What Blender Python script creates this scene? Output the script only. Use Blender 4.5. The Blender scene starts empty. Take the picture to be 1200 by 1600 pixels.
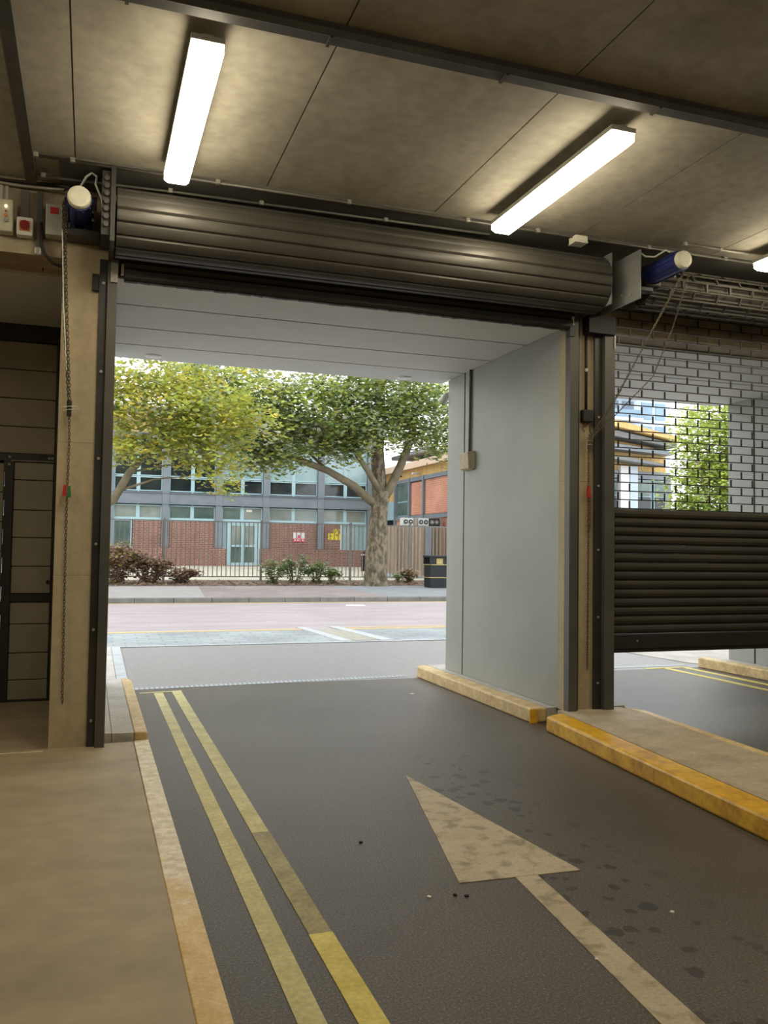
import bpy, math, random
from mathutils import Vector, Matrix

# ------------------------------------------------------------------ camera, sky, exposure
scn = bpy.context.scene
col = scn.collection
cam_d = bpy.data.cameras.new('camera')
cam = bpy.data.objects.new('camera', cam_d)
col.objects.link(cam)
scn.camera = cam
YAW, PITCH, ROLL, FPX = math.radians(18.98), math.radians(2.455), math.radians(.827), 1336.5
_f = Vector((math.sin(YAW)*math.cos(PITCH), math.cos(YAW)*math.cos(PITCH), math.sin(PITCH)))
_r = Vector((math.cos(YAW), -math.sin(YAW), 0))
_u = _r.cross(_f)
_r2 = math.cos(ROLL)*_r + math.sin(ROLL)*_u
_u2 = -math.sin(ROLL)*_r + math.cos(ROLL)*_u
cam.matrix_world = Matrix(((_r2.x, _u2.x, -_f.x, 0), (_r2.y, _u2.y, -_f.y, 0), (_r2.z, _u2.z, -_f.z, 1.70), (0, 0, 0, 1)))
cam_d.sensor_fit = 'VERTICAL'
cam_d.sensor_height = 36
cam_d.lens = 36*FPX/1600
cam_d.clip_end = 500

SKY = 2.35
LAMP = 24.0
world = bpy.data.worlds.new('overcast_sky')
scn.world = world
world.use_nodes = True
_bg = world.node_tree.nodes['Background']
_bg.inputs[0].default_value = (.95, .98, 1.0, 1)
_bg.inputs[1].default_value = SKY
vs = scn.view_settings
vs.view_transform = 'Standard'
vs.look = 'None'
vs.exposure = 0.2
vs.gamma = 1
vs.use_curve_mapping = False
scn.cycles.use_denoising = True
scn.cycles.max_bounces = 10
scn.cycles.diffuse_bounces = 5
scn.cycles.sample_clamp_indirect = 6

R = random.Random(7)

# ------------------------------------------------------------------ materials
def nt(name):
    m = bpy.data.materials.new(name)
    m.use_nodes = True
    t = m.node_tree
    return m, t, t.nodes['Principled BSDF']

def ramp(t, fac, stops):
    r = t.nodes.new('ShaderNodeValToRGB')
    el = r.color_ramp.elements
    el[0].position, el[0].color = stops[0][0], (*stops[0][1], 1)
    el[1].position, el[1].color = stops[-1][0], (*stops[-1][1], 1)
    for p, c in stops[1:-1]:
        e = el.new(p)
        e.color = (*c, 1)
    t.links.new(fac, r.inputs[0])
    return r.outputs[0]

def noise(t, vec, scale, detail=5, rough=.55, dist=0):
    n = t.nodes.new('ShaderNodeTexNoise')
    n.inputs['Scale'].default_value = scale
    n.inputs['Detail'].default_value = detail
    n.inputs['Roughness'].default_value = rough
    n.inputs['Distortion'].default_value = dist
    t.links.new(vec, n.inputs['Vector'])
    return n.outputs[0]

def mixc(t, fac, a, b, mode='MIX'):
    m = t.nodes.new('ShaderNodeMix')
    m.data_type = 'RGBA'
    m.blend_type = mode
    for s, v in ((m.inputs[0], fac), (m.inputs[6], a), (m.inputs[7], b)):
        if hasattr(v, 'is_output'):
            t.links.new(v, s)
        elif isinstance(v, (int, float)):
            s.default_value = v
        else:
            s.default_value = (*v, 1)
    return m.outputs[2]

def mth(t, op, a, b=0.0, c=0.0):
    m = t.nodes.new('ShaderNodeMath')
    m.operation = op
    for s, v in zip(m.inputs, (a, b, c)):
        if hasattr(v, 'is_output'):
            t.links.new(v, s)
        else:
            s.default_value = v
    return m.outputs[0]

def wpos(t, sc=(1, 1, 1)):
    g = t.nodes.new('ShaderNodeNewGeometry')
    m = t.nodes.new('ShaderNodeMapping')
    m.inputs['Scale'].default_value = sc
    t.links.new(g.outputs['Position'], m.inputs[0])
    return m.outputs[0]

def mat(name, c1, c2=None, scale=3, rough=.8, bump=0, bscale=60, metal=0, spec=.5, grain=0, gscale=90, stretch=(1, 1, 1), lo=.35, hi=.65):
    m, t, b = nt(name)
    b.inputs['Roughness'].default_value = rough
    b.inputs['Metallic'].default_value = metal
    b.inputs['Specular IOR Level'].default_value = spec
    if c2 is None and not bump and not grain:
        b.inputs['Base Color'].default_value = (*c1, 1)
        return m
    v = wpos(t, stretch)
    c = ramp(t, noise(t, v, scale), [(lo, c1), (hi, c2 or c1)])
    if grain:
        g = ramp(t, noise(t, wpos(t), gscale, 3), [(.3, (1-grain,)*3), (.7, (1+grain,)*3)])
        c = mixc(t, 1.0, c, g, 'MULTIPLY')
    t.links.new(c, b.inputs['Base Color'])
    if bump:
        bp = t.nodes.new('ShaderNodeBump')
        bp.inputs['Strength'].default_value = bump
        bp.inputs['Distance'].default_value = .01
        t.links.new(noise(t, wpos(t), bscale, 4), bp.inputs['Height'])
        t.links.new(bp.outputs[0], b.inputs['Normal'])
    return m

def emit(name, c, s):
    m, t, b = nt(name)
    b.inputs['Base Color'].default_value = (*[min(1, x) for x in c], 1)
    b.inputs['Emission Color'].default_value = (*c, 1)
    b.inputs['Emission Strength'].default_value = s
    return m

def brickmat(name, c1, c2, mortar, horiz='x', sc=1.0, bw=.225, bh=.075, ms=.010):
    m, t, b = nt(name)
    g = t.nodes.new('ShaderNodeNewGeometry')
    s = t.nodes.new('ShaderNodeSeparateXYZ')
    t.links.new(g.outputs['Position'], s.inputs[0])
    cb = t.nodes.new('ShaderNodeCombineXYZ')
    t.links.new(s.outputs[{'x': 0, 'y': 1, 'ground': 0}[horiz]], cb.inputs[0])
    t.links.new(s.outputs[1 if horiz == 'ground' else 2], cb.inputs[1])
    br = t.nodes.new('ShaderNodeTexBrick')
    br.inputs['Scale'].default_value = sc
    br.inputs['Brick Width'].default_value = bw
    br.inputs['Row Height'].default_value = bh
    br.inputs['Mortar Size'].default_value = ms
    br.inputs['Color1'].default_value = (*c1, 1)
    br.inputs['Color2'].default_value = (*c2, 1)
    br.inputs['Mortar'].default_value = (*mortar, 1)
    t.links.new(cb.outputs[0], br.inputs[0])
    v = ramp(t, noise(t, g.outputs['Position'], .9, 3), [(.3, (.82,)*3), (.7, (1.15,)*3)])
    t.links.new(mixc(t, 1, br.outputs[0], v, 'MULTIPLY'), b.inputs['Base Color'])
    b.inputs['Roughness'].default_value = .85
    bp = t.nodes.new('ShaderNodeBump')
    bp.inputs['Strength'].default_value = .4
    bp.inputs['Distance'].default_value = .01
    bp.invert = True
    t.links.new(br.outputs[1], bp.inputs['Height'])
    t.links.new(bp.outputs[0], b.inputs['Normal'])
    return m

def leafmat(name, c, tr=.45, rough=.5):
    m = bpy.data.materials.new(name)
    m.use_nodes = True
    t = m.node_tree
    b = t.nodes['Principled BSDF']
    v = ramp(t, noise(t, wpos(t), 1.6, 3), [(.3, tuple(x*.7 for x in c)), (.7, tuple(min(1, x*1.25) for x in c))])
    t.links.new(v, b.inputs['Base Color'])
    b.inputs['Roughness'].default_value = rough
    tl = t.nodes.new('ShaderNodeBsdfTranslucent')
    t.links.new(v, tl.inputs[0])
    mx = t.nodes.new('ShaderNodeMixShader')
    mx.inputs[0].default_value = tr
    t.links.new(b.outputs[0], mx.inputs[1])
    t.links.new(tl.outputs[0], mx.inputs[2])
    t.links.new(mx.outputs[0], t.nodes['Material Output'].inputs[0])
    return m

M = {}
M['ceiling'] = mat('ceiling_concrete', (.285, .265, .21), (.43, .40, .325), 1.3, .85, .15, 25, grain=.12, gscale=9, stretch=(1, .45, 1))
M['ceiling_core'] = mat('joint_concrete', (.10, .09, .07))
M['column'] = mat('column_concrete', (.40, .33, .21), (.52, .44, .30), 1.6, .8, .12, 40, grain=.08, gscale=14, stretch=(1, 1, .4))
M['lintel'] = mat('lintel_concrete', (.30, .25, .17), (.42, .36, .25), 2, .85, .15, 40, grain=.1, gscale=14)
M['brown_soffit'] = mat('brown_soffit', (.30, .22, .12), (.36, .27, .15), 2, .8)
M['walk'] = mat('walkway_concrete', (.34, .275, .185), (.42, .345, .235), 1.1, .62, .10, 50, grain=.10, gscale=5, stretch=(.6, 2.2, 1))
M['kerbtop'] = mat('kerb_concrete', (.36, .30, .215), (.50, .42, .30), 3, .7, .1, 60, grain=.12, gscale=30)
M['outer_concrete'] = mat('outer_concrete', (0.432, 0.405, 0.36), (0.558, 0.531, 0.486), 2.5, .8, .1, 60, grain=.12, gscale=30)
M['kerbyellow'] = mat('kerb_yellow', (.50, .25, .012), (.78, .45, .03), 5, .32, .15, 70, grain=.15, gscale=25, lo=.3, hi=.55)
M['kerbpale'] = mat('kerb_pale_yellow', (0.534, 0.386, 0.175), (0.754, 0.561, 0.276), 6, .5, .15, 70, grain=.15, gscale=25)
M['lineyellow'] = mat('line_faded_yellow', (.50, .44, .19), (.64, .58, .29), 5, .6, .1, 80, grain=.14, gscale=40)
M['linedull'] = mat('line_grimy_yellow', (.28, .24, .11), (.40, .35, .17), 6, .6, .1, 80, grain=.18, gscale=40)
M['linebright'] = mat('line_bright_yellow', (.60, .49, .08), (.74, .63, .16), 5, .55, .1, 80, grain=.12, gscale=40)
M['edgeworn'] = None
M['edgeyellow'] = mat('edge_yellow_paint', (.66, .42, .12), (.78, .58, .26), 7, .45, .15, 70, grain=.15, gscale=50)
M['wall_grey'] = mat('tunnel_panel_paint', (0.305, 0.318, 0.284), (0.344, 0.357, 0.318), 1.2, .42, grain=.02, gscale=6)
M['soffit'] = mat('soffit_board', (0.63, 0.639, 0.612), (0.684, 0.693, 0.666), 1.2, .55)
M['dark_gap'] = mat('dark_gap', (.02, .02, .02), rough=.9)
M['wallinner'] = mat('inner_wall_concrete', (.22, .19, .14), (.30, .26, .19), 2, .85, .1, 40)
M['shutter'] = mat('shutter_steel', (.060, .056, .047), (.078, .073, .062), 2, .44, metal=.1, spec=.4, grain=.06, gscale=40)
M['shutter2'] = mat('shutter_dark_slat', (.040, .036, .027), (.050, .045, .034), 2, .6, spec=.3)
M['steel_black'] = mat('black_steel', (.025, .025, .024), (.04, .038, .034), 4, .42, grain=.1)
M['steel_olive'] = mat('olive_grey_steel', (.075, .075, .066), (.095, .093, .082), 4, .45)
M['plate'] = mat('grey_plate', (.19, .20, .195), (.23, .235, .23), 4, .45)
M['galv'] = mat('galvanised_steel', (.32, .31, .27), (.42, .40, .35), 12, .45, metal=.3)
M['conduit'] = mat('dark_conduit', (.12, .115, .10), (.16, .15, .13), 9, .45, metal=.3)
M['trunk'] = mat('trunking_black', (.055, .052, .045), (.08, .075, .062), 6, .6)
M['grey_strip'] = mat('strip_grey', (.10, .098, .085), (.14, .135, .115), 3, .6)
M['chain'] = mat('chain_steel', (.10, .085, .06), (.20, .17, .12), 60, .45, metal=.5)
M['rust'] = mat('rusty_chain', (.14, .07, .035), (.22, .13, .07), 60, .7, metal=.2)
M['beige'] = mat('beige_box', (.50, .49, .38), (.55, .53, .42), 8, .5)
M['greybox'] = mat('grey_box', (.40, .40, .36), (.45, .45, .40), 8, .5)
M['white'] = mat('white_plastic', (.72, .72, .66), rough=.4)
M['cream_cap'] = mat('cream_cap', (.74, .72, .58), (.80, .78, .64), 20, .5)
M['red'] = mat('red_plastic', (.48, .03, .025), rough=.4)
M['darkred'] = mat('dark_red_knob', (.24, .02, .02), rough=.35)
M['green'] = mat('green_plastic', (.03, .16, .05), rough=.5)
M['orange'] = mat('orange_ring', (.62, .22, .08), rough=.5)
M['blue'] = mat('motor_blue', (.018, .026, .13), (.026, .038, .18), 6, .45)
M['rubber'] = mat('black_rubber', (.015, .014, .013), rough=.6)
M['led'] = emit('indicator_glow', (1, .85, .35), 3)
M['tube'] = emit('lamp_diffuser', (1.0, .875, .64), LAMP)
M['downlight'] = mat('downlight_white', (.93, .93, .92), rough=.4)
M['doorpanel'] = mat('door_panel_grey', (.30, .27, .20), (.35, .31, .235), 3, .55)
M['doorlow'] = mat('wicket_panel_grey', (.32, .30, .235), (.37, .345, .27), 3, .55)
# outside
M['band'] = brickmat('blue_grey_setts', (0.288, 0.32, 0.336), (0.336, 0.368, 0.38), (0.256, 0.284, 0.296), 'ground', 1, .4, .2, .02)
M['setts_edge'] = mat('pale_edging', (0.416, 0.448, 0.464), (0.48, 0.504, 0.512), 4, .8)
M['tactile'] = mat('beige_tactile', (0.32, 0.304, 0.256), (0.384, 0.368, 0.304), 8, .8)
M['roadline'] = mat('road_yellow_line', (0.576, 0.416, 0.16), (0.64, 0.496, 0.24), 5, .7)
M['pink'] = None
M['pave_grey'] = mat('pavement_grey', (0.336, 0.32, 0.32), (0.384, 0.368, 0.368), 3, .9, grain=.08, gscale=40)
M['pave_block'] = brickmat('pavement_blocks', (0.288, 0.232, 0.232), (0.368, 0.304, 0.296), (0.208, 0.176, 0.176), 'ground', 1, .2, .1, .012)
M['pave_dark'] = mat('pavement_tarmac', (0.216, 0.232, 0.248), (0.256, 0.272, 0.288), 3, .9, grain=.1, gscale=40)
M['kerbstone'] = mat('kerbstone_grey', (0.16, 0.164, 0.148), (0.224, 0.224, 0.208), 4, .9, grain=.1)
M['kerbstone_top'] = mat('kerbstone_light', (.52, .52, .50), (.60, .60, .58), 4, .9, grain=.1)
M['soil'] = mat('verge_soil', (0.128, 0.096, 0.068), (0.208, 0.16, 0.12), 9, .95, .5, 20)
M['yard'] = mat('yard_paving', (0.464, 0.432, 0.336), (0.56, 0.528, 0.432), 1.5, .9, grain=.08, gscale=10)
M['brick'] = brickmat('brown_brick', (0.256, 0.108, 0.072), (0.192, 0.076, 0.056), (0.336, 0.264, 0.224))
M['brickred'] = brickmat('orange_brick', (0.56, 0.216, 0.136), (0.48, 0.176, 0.104), (0.528, 0.352, 0.272), 'y')
M['frameblue'] = mat('pale_blue_frame', (0.336, 0.496, 0.544), (0.368, 0.528, 0.576), 4, .45)
M['steelblue'] = mat('blue_grey_steel', (0.16, 0.188, 0.216), (0.192, 0.22, 0.248), 2, .5)
M['glassdark'] = mat('dark_window', (.012, .018, .02), (.03, .038, .04), 1.5, .06, spec=.6)
M['glassgrey'] = mat('grey_window', (.16, .20, .18), (.30, .33, .30), .8, .06, spec=.6)  # lighter base colour stands in for sky reflected in the transom panes
M['glassgreen'] = mat('green_window', (.06, .10, .09), (.14, .19, .17), .8, .06, spec=.6)
M['glassblue'] = mat('blue_window', (.22, .34, .36), (.34, .46, .48), .8, .08, spec=.6)
M['timberclad'] = mat('orange_cladding', (0.576, 0.36, 0.128), (0.656, 0.448, 0.184), 1, .7, stretch=(9, 9, .3))
M['roofpink'] = mat('roof_fascia', (0.624, 0.464, 0.336), (0.672, 0.52, 0.384), 2, .7)
M['roofdark'] = mat('roof_grey', (.15, .16, .165), (.2, .21, .215), 2, .7)
M['signwhite'] = mat('sign_white', (0.624, 0.608, 0.608), rough=.5)
M['signred'] = mat('sign_red', (.62, .04, .10), rough=.5)
M['signyellow'] = mat('sign_yellow', (0.68, 0.528, 0.024), rough=.5)
M['signink'] = mat('sign_ink', (.06, .05, .02), rough=.6)
M['railing'] = mat('railing_grey', (.17, .165, .155), (.22, .21, .20), 5, .5)
M['board'] = mat('fence_timber', (0.336, 0.248, 0.168), (0.464, 0.36, 0.264), 2.2, .85, stretch=(7, 7, .6), grain=.12, gscale=30)
M['boarddark'] = mat('fence_timber_dark', (0.192, 0.128, 0.08), (0.272, 0.192, 0.12), 2.2, .85, stretch=(7, 7, .6))
M['bin'] = mat('bin_black', (.010, .012, .014), rough=.6)
M['gold'] = mat('gold_band', (.50, .40, .14), rough=.4)
M['acgrey'] = mat('unit_white', (.62, .62, .60), rough=.5)
M['acbrown'] = mat('unit_brown', (.36, .30, .26), rough=.6)
M['bark'] = mat('plane_bark', (0.088, 0.068, 0.044), (0.256, 0.216, 0.144), 9, .9, .8, 14, stretch=(1, 1, .5), lo=.40, hi=.62, grain=.2, gscale=30)
M['barkthin'] = mat('branch_bark', (0.136, 0.112, 0.068), (0.224, 0.192, 0.124), 3, .9, .4, 14)
M['leafA'] = leafmat('leaf_green', (0.281, 0.359, 0.125), .55)
M['leafB'] = leafmat('leaf_olive', (0.478, 0.51, 0.125), .55)
M['leafC'] = leafmat('leaf_yellow', (0.686, 0.603, 0.125), .55)
M['leafD'] = leafmat('leaf_pale_glint', (0.582, 0.634, 0.478), .4, .3)  # pale tone paints sky reflection onto part of the leaves
M['leafE'] = leafmat('leaf_lime', (0.562, 0.666, 0.156), .6)
M['leafF'] = leafmat('leaf_dark', (0.156, 0.229, 0.078), .5)
M['dryA'] = leafmat('dry_leaf', (0.272, 0.16, 0.112), .3, .8)
M['dryB'] = leafmat('dry_leaf_pale', (0.4, 0.296, 0.2), .3, .8)
M['twig'] = mat('dry_twig', (.20, .14, .10), (.30, .22, .16), 6, .9)
M['towerblue'] = mat('tower_panel', (0.416, 0.496, 0.592), (0.464, 0.544, 0.624), .3, .6)
M['towerglass'] = mat('tower_glass', (0.176, 0.272, 0.368), (0.24, 0.352, 0.448), .3, .15)
M['towerdark'] = mat('tower_recess', (.16, .21, .28), rough=.6)
M['scrap'] = mat('paper_white', (.75, .74, .70), rough=.8)
M['pebble'] = mat('dark_pebble', (.04, .035, .03), rough=.9)

def asphalt():
    m, t, b = nt('asphalt')
    p = wpos(t)
    base = ramp(t, noise(t, p, .7, 4), [(.3, (.072, .060, .048)), (.7, (.104, .090, .075))])
    sp = ramp(t, noise(t, p, 95, 3, .75), [(.36, (.4,)*3), (.5, (.95,)*3), (.58, (1.3,)*3), (.68, (3.2,)*3)])
    c = mixc(t, 1, base, sp, 'MULTIPLY')
    # aged, pale wearing course outside the gutter channel
    s = t.nodes.new('ShaderNodeSeparateXYZ')
    t.links.new(p, s.inputs[0])
    old = mth(t, 'GREATER_THAN', s.outputs[1], 10.62)
    pale = ramp(t, noise(t, p, 40, 4, .7), [(.3, (.20, .19, .19)), (.7, (.37, .36, .36))])
    c = mixc(t, old, c, pale)
    # trail of oil drips beside the arrow
    d1 = mth(t, 'SUBTRACT', s.outputs[0], mth(t, 'MULTIPLY_ADD', s.outputs[1], .06, 2.30))
    near = mth(t, 'SUBTRACT', 1.0, mth(t, 'SMOOTH_MIN', mth(t, 'DIVIDE', mth(t, 'ABSOLUTE', d1), .46), 1.0, .1))
    cut = mth(t, 'LESS_THAN', s.outputs[1], 6.6)
    vo = t.nodes.new('ShaderNodeTexVoronoi')
    vo.inputs['Scale'].default_value = 9.5
    wob = t.nodes.new('ShaderNodeVectorMath')
    nz = t.nodes.new('ShaderNodeTexNoise')
    nz.inputs['Scale'].default_value = 16
    t.links.new(p, nz.inputs['Vector'])
    wob.operation = 'MULTIPLY_ADD'
    t.links.new(nz.outputs[1], wob.inputs[0])
    wob.inputs[1].default_value = (.07, .07, 0)
    t.links.new(p, wob.inputs[2])
    t.links.new(wob.outputs[0], vo.inputs['Vector'])
    sc = t.nodes.new('ShaderNodeSeparateColor')
    t.links.new(vo.outputs['Color'], sc.inputs[0])
    rad = mth(t, 'MULTIPLY_ADD', sc.outputs[0], .52, -.03)
    spots = ramp(t, mth(t, 'SUBTRACT', rad, vo.outputs['Distance']), [(.0, (0,)*3), (.06, (1,)*3)])
    f = mth(t, 'MULTIPLY', mth(t, 'MULTIPLY', near, cut), mth(t, 'MULTIPLY', spots, 1.7))
    f = mth(t, 'MINIMUM', f, .85)
    c = mixc(t, f, c, (.015, .013, .011))
    t.links.new(c, b.inputs['Base Color'])
    b.inputs['Roughness'].default_value = .40
    b.inputs['Specular IOR Level'].default_value = .5
    bp = t.nodes.new('ShaderNodeBump')
    bp.inputs['Strength'].default_value = .5
    bp.inputs['Distance'].default_value = .006
    t.links.new(noise(t, p, 160, 3, .6), bp.inputs['Height'])
    t.links.new(bp.outputs[0], b.inputs['Normal'])
    return m
M['asphalt'] = asphalt()

def arrowmat():
    m, t, b = nt('arrow_paint')
    p = wpos(t)
    base = ramp(t, noise(t, p, 3, 5), [(.3, (.44, .37, .26)), (.7, (.56, .48, .36))])
    st = ramp(t, noise(t, p, 8.5, 3, .5), [(.50, (0,)*3), (.66, (.75,)*3)])
    c = mixc(t, st, base, (.24, .195, .125))
    g = ramp(t, noise(t, p, 80, 3), [(.3, (.85,)*3), (.7, (1.1,)*3)])
    t.links.new(mixc(t, 1, c, g, 'MULTIPLY'), b.inputs['Base Color'])
    b.inputs['Roughness'].default_value = .65
    return m
M['arrow'] = arrowmat()

def edgepaint():
    m, t, b = nt('edge_paint')
    p = wpos(t)
    pale = ramp(t, noise(t, p, 14, 5), [(.35, (.62, .51, .34)), (.65, (.86, .78, .60))])
    yel = ramp(t, noise(t, p, 7, 5), [(.35, (.64, .41, .12)), (.65, (.78, .58, .27))])
    s = t.nodes.new('ShaderNodeSeparateXYZ')
    t.links.new(p, s.inputs[0])
    f = mth(t, 'MULTIPLY_ADD', noise(t, p, 6, 5, .6), 2.2, mth(t, 'MULTIPLY_ADD', s.outputs[1], .9, -4.3))
    f = ramp(t, f, [(.25, (0,)*3), (.85, (1,)*3)])
    g = ramp(t, noise(t, p, 60, 3), [(.3, (.86,)*3), (.7, (1.12,)*3)])
    t.links.new(mixc(t, 1, mixc(t, f, yel, pale), g, 'MULTIPLY'), b.inputs['Base Color'])
    b.inputs['Roughness'].default_value = .45
    return m
M['edgeworn'] = edgepaint()

def pinkroad():
    m, t, b = nt('pink_road_surface')
    p = wpos(t, (.35, 1, 1))
    base = ramp(t, noise(t, p, 2.2, 4), [(.3, (.33, .288, .298)), (.7, (.41, .36, .368))])
    g = ramp(t, noise(t, wpos(t), 30, 3, .7), [(.3, (.85,)*3), (.7, (1.15,)*3)])
    c = mixc(t, 1, base, g, 'MULTIPLY')
    # meandering cracks along the road
    s = t.nodes.new('ShaderNodeSeparateXYZ')
    t.links.new(wpos(t), s.inputs[0])
    wob = noise(t, wpos(t, (1, 0, 0)), 1.6, 5, .7)
    for y0, w in ((17.35, .035), (18.9, .025), (16.6, .02)):
        yy = mth(t, 'MULTIPLY_ADD', wob, .75, y0-.37)
        k = mth(t, 'LESS_THAN', mth(t, 'ABSOLUTE', mth(t, 'SUBTRACT', s.outputs[1], yy)), w)
        c = mixc(t, mth(t, 'MULTIPLY', k, .45), c, (.16, .13, .13))
    t.links.new(c, b.inputs['Base Color'])
    b.inputs['Roughness'].default_value = .85
    return m
M['pink'] = pinkroad()

# ------------------------------------------------------------------ mesh helpers
ORG = {}

class MB:
    def __init__(s):
        s.v, s.f, s.mi = [], [], []
    def add(s, vs, fs, mi=0):
        n = len(s.v)
        s.v += [tuple(p) for p in vs]
        s.f += [tuple(i+n for i in q) for q in fs]
        s.mi += [mi]*len(fs)
        return s
    def box(s, x0, x1, y0, y1, z0, z1, mi=0):
        return s.add([(x0, y0, z0), (x1, y0, z0), (x1, y1, z0), (x0, y1, z0), (x0, y0, z1), (x1, y0, z1), (x1, y1, z1), (x0, y1, z1)],
                     [(3, 2, 1, 0), (4, 5, 6, 7), (0, 1, 5, 4), (1, 2, 6, 5), (2, 3, 7, 6), (3, 0, 4, 7)], mi)
    def hexa(s, b, t, mi=0):
        n = len(b)
        return s.add(list(b)+list(t), [tuple(range(n-1, -1, -1)), tuple(range(n, 2*n))]+[(i, (i+1) % n, n+(i+1) % n, n+i) for i in range(n)], mi)
    def prism(s, poly, z0, z1, mi=0):      # poly counter-clockwise in xy; z0/z1 numbers or functions of (x, y)
        a = [(x, y, z0(x, y) if callable(z0) else z0) for x, y in poly]
        b = [(x, y, z1(x, y) if callable(z1) else z1) for x, y in poly]
        return s.hexa(a, b, mi)
    def extx(s, prof, x0, x1, mi=0):       # closed yz profile swept along x
        a = [(x0, y, z) for y, z in prof]
        b = [(x1, y, z) for y, z in prof]
        return s.hexa(a, b, mi)
    def tube(s, pts, rad, n=8, mi=0, caps=True):
        pts = [Vector(p) for p in pts]
        if not isinstance(rad, (list, tuple)):
            rad = [rad]*len(pts)
        d0 = (pts[1]-pts[0]).normalized()
        up = Vector((0, 0, 1)) if abs(d0.z) < .9 else Vector((1, 0, 0))
        a = d0.cross(up).normalized()
        vs, fs = [], []
        for i, p in enumerate(pts):
            d = (pts[min(i+1, len(pts)-1)]-pts[max(i-1, 0)]).normalized()
            a = (a-d*a.dot(d)).normalized()
            b = d.cross(a)
            for k in range(n):
                th = 2*math.pi*k/n
                vs.append(p+(a*math.cos(th)+b*math.sin(th))*rad[i])
        for i in range(len(pts)-1):
            for k in range(n):
                fs.append((i*n+k, i*n+(k+1) % n, (i+1)*n+(k+1) % n, (i+1)*n+k))
        if caps:
            fs.append(tuple(range(n-1, -1, -1)))
            m = (len(pts)-1)*n
            fs.append(tuple(range(m, m+n)))
        return s.add(vs, fs, mi)
    def build(s, name, m, parent=None, smooth=False, bevel=0, label=None, cat=None, group=None, kind=None, org=None):
        if parent is not None:
            o0 = ORG[parent.name]
        elif org is not None:
            o0 = Vector(org)
        else:
            xs, ys, zs = zip(*s.v)
            o0 = Vector(((min(xs)+max(xs))/2, (min(ys)+max(ys))/2, min(zs)))
        me = bpy.data.meshes.new(name)
        me.from_pydata([(x-o0.x, y-o0.y, z-o0.z) for x, y, z in s.v], [], s.f)
        ms = m if isinstance(m, (list, tuple)) else [m]
        for x in ms:
            me.materials.append(M[x] if isinstance(x, str) else x)
        if len(ms) > 1:
            me.polygons.foreach_set('material_index', s.mi)
        if smooth:
            me.polygons.foreach_set('use_smooth', [True]*len(me.polygons))
        me.update()
        o = bpy.data.objects.new(name, me)
        col.objects.link(o)
        if parent is not None:
            o.parent = parent
        else:
            o.location = o0
        ORG[o.name] = o0
        if bevel:
            b = o.modifiers.new('bevel', 'BEVEL')
            b.width = bevel
            b.segments = 2
            b.limit_method = 'ANGLE'
        tag(o, label, cat, group, kind)
        return o

def tag(o, label=None, cat=None, group=None, kind=None):
    for k, v in (('label', label), ('category', cat), ('group', group), ('kind', kind)):
        if v:
            o[k] = v
    return o

def thing(name, loc, label, cat, group=None, kind=None):
    o = bpy.data.objects.new(name, None)
    o.empty_display_size = .1
    col.objects.link(o)
    o.location = loc
    ORG[o.name] = Vector(loc)
    return tag(o, label, cat, group, kind)

def box(name, m, x0, x1, y0, y1, z0, z1, parent=None, **k):
    return MB().box(x0, x1, y0, y1, z0, z1).build(name, m, parent, **k)

def share(src, name, parent, d=(0, 0, 0), rot=None):
    o = bpy.data.objects.new(name, src.data)
    col.objects.link(o)
    o.parent = parent
    o.location = Vector(d)
    if rot:
        o.rotation_euler = rot
    for md in src.modifiers:
        b = o.modifiers.new(md.name, md.type)
        if md.type == 'BEVEL':
            b.width, b.segments, b.limit_method = md.width, md.segments, md.limit_method
    ORG[o.name] = ORG[parent.name]
    return o

def dup(root, d, label=None, group=None):
    r = root.copy()
    col.objects.link(r)
    r.location = root.location+Vector(d)
    ORG[r.name] = ORG[root.name]+Vector(d)
    if label:
        r['label'] = label
    if group:
        r['group'] = group
    for ch in list(root.children):
        c = ch.copy()
        col.objects.link(c)
        c.parent = r
        for g in list(ch.children):
            q = g.copy()
            col.objects.link(q)
            q.parent = c
    return r

def struct(o):
    o['kind'] = 'structure'
    return o

def gz(y):
    return max(0.0, .03*(y-11))

def disc(mb, c, axis, r, th, n=20, mi=0):
    c, a = Vector(c), Vector(axis).normalized()
    return mb.tube([c-a*th/2, c+a*th/2], r, n, mi)

def torus_link(mb, c, axis, side, L, W, r, n=8, k=4):
    """one chain link: an oval ring in the plane of axis and side"""
    c, a, s_ = Vector(c), Vector(axis).normalized(), Vector(side).normalized()
    nn = a.cross(s_)
    vs, fs = [], []
    for i in range(n):
        th = 2*math.pi*i/n
        e = a*math.cos(th)*L/2+s_*math.sin(th)*W/2
        out = (a*math.cos(th)*W+s_*math.sin(th)*L).normalized()
        for j in range(k):
            ph = 2*math.pi*j/k
            vs.append(c+e+out*math.cos(ph)*r+nn*math.sin(ph)*r)
    for i in range(n):
        for j in range(k):
            fs.append((i*k+j, ((i+1) % n)*k+j, ((i+1) % n)*k+(j+1) % k, i*k+(j+1) % k))
    mb.add(vs, fs)

def chain(mb, pts, pitch=.026, W=.018, r=.0036):
    pts = [Vector(p) for p in pts]
    acc, q = 0, 0
    for a, b in zip(pts, pts[1:]):
        d = b-a
        L = d.length
        d.normalize()
        s1 = d.cross(Vector((.31, .9, .22))).normalized()
        s2 = d.cross(s1)
        n = max(1, int(L/pitch))
        for i in range(n):
            torus_link(mb, a+d*(L*(i+.5)/n), d, s1 if q % 2 else s2, pitch*1.45, W, r)
            q += 1

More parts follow.
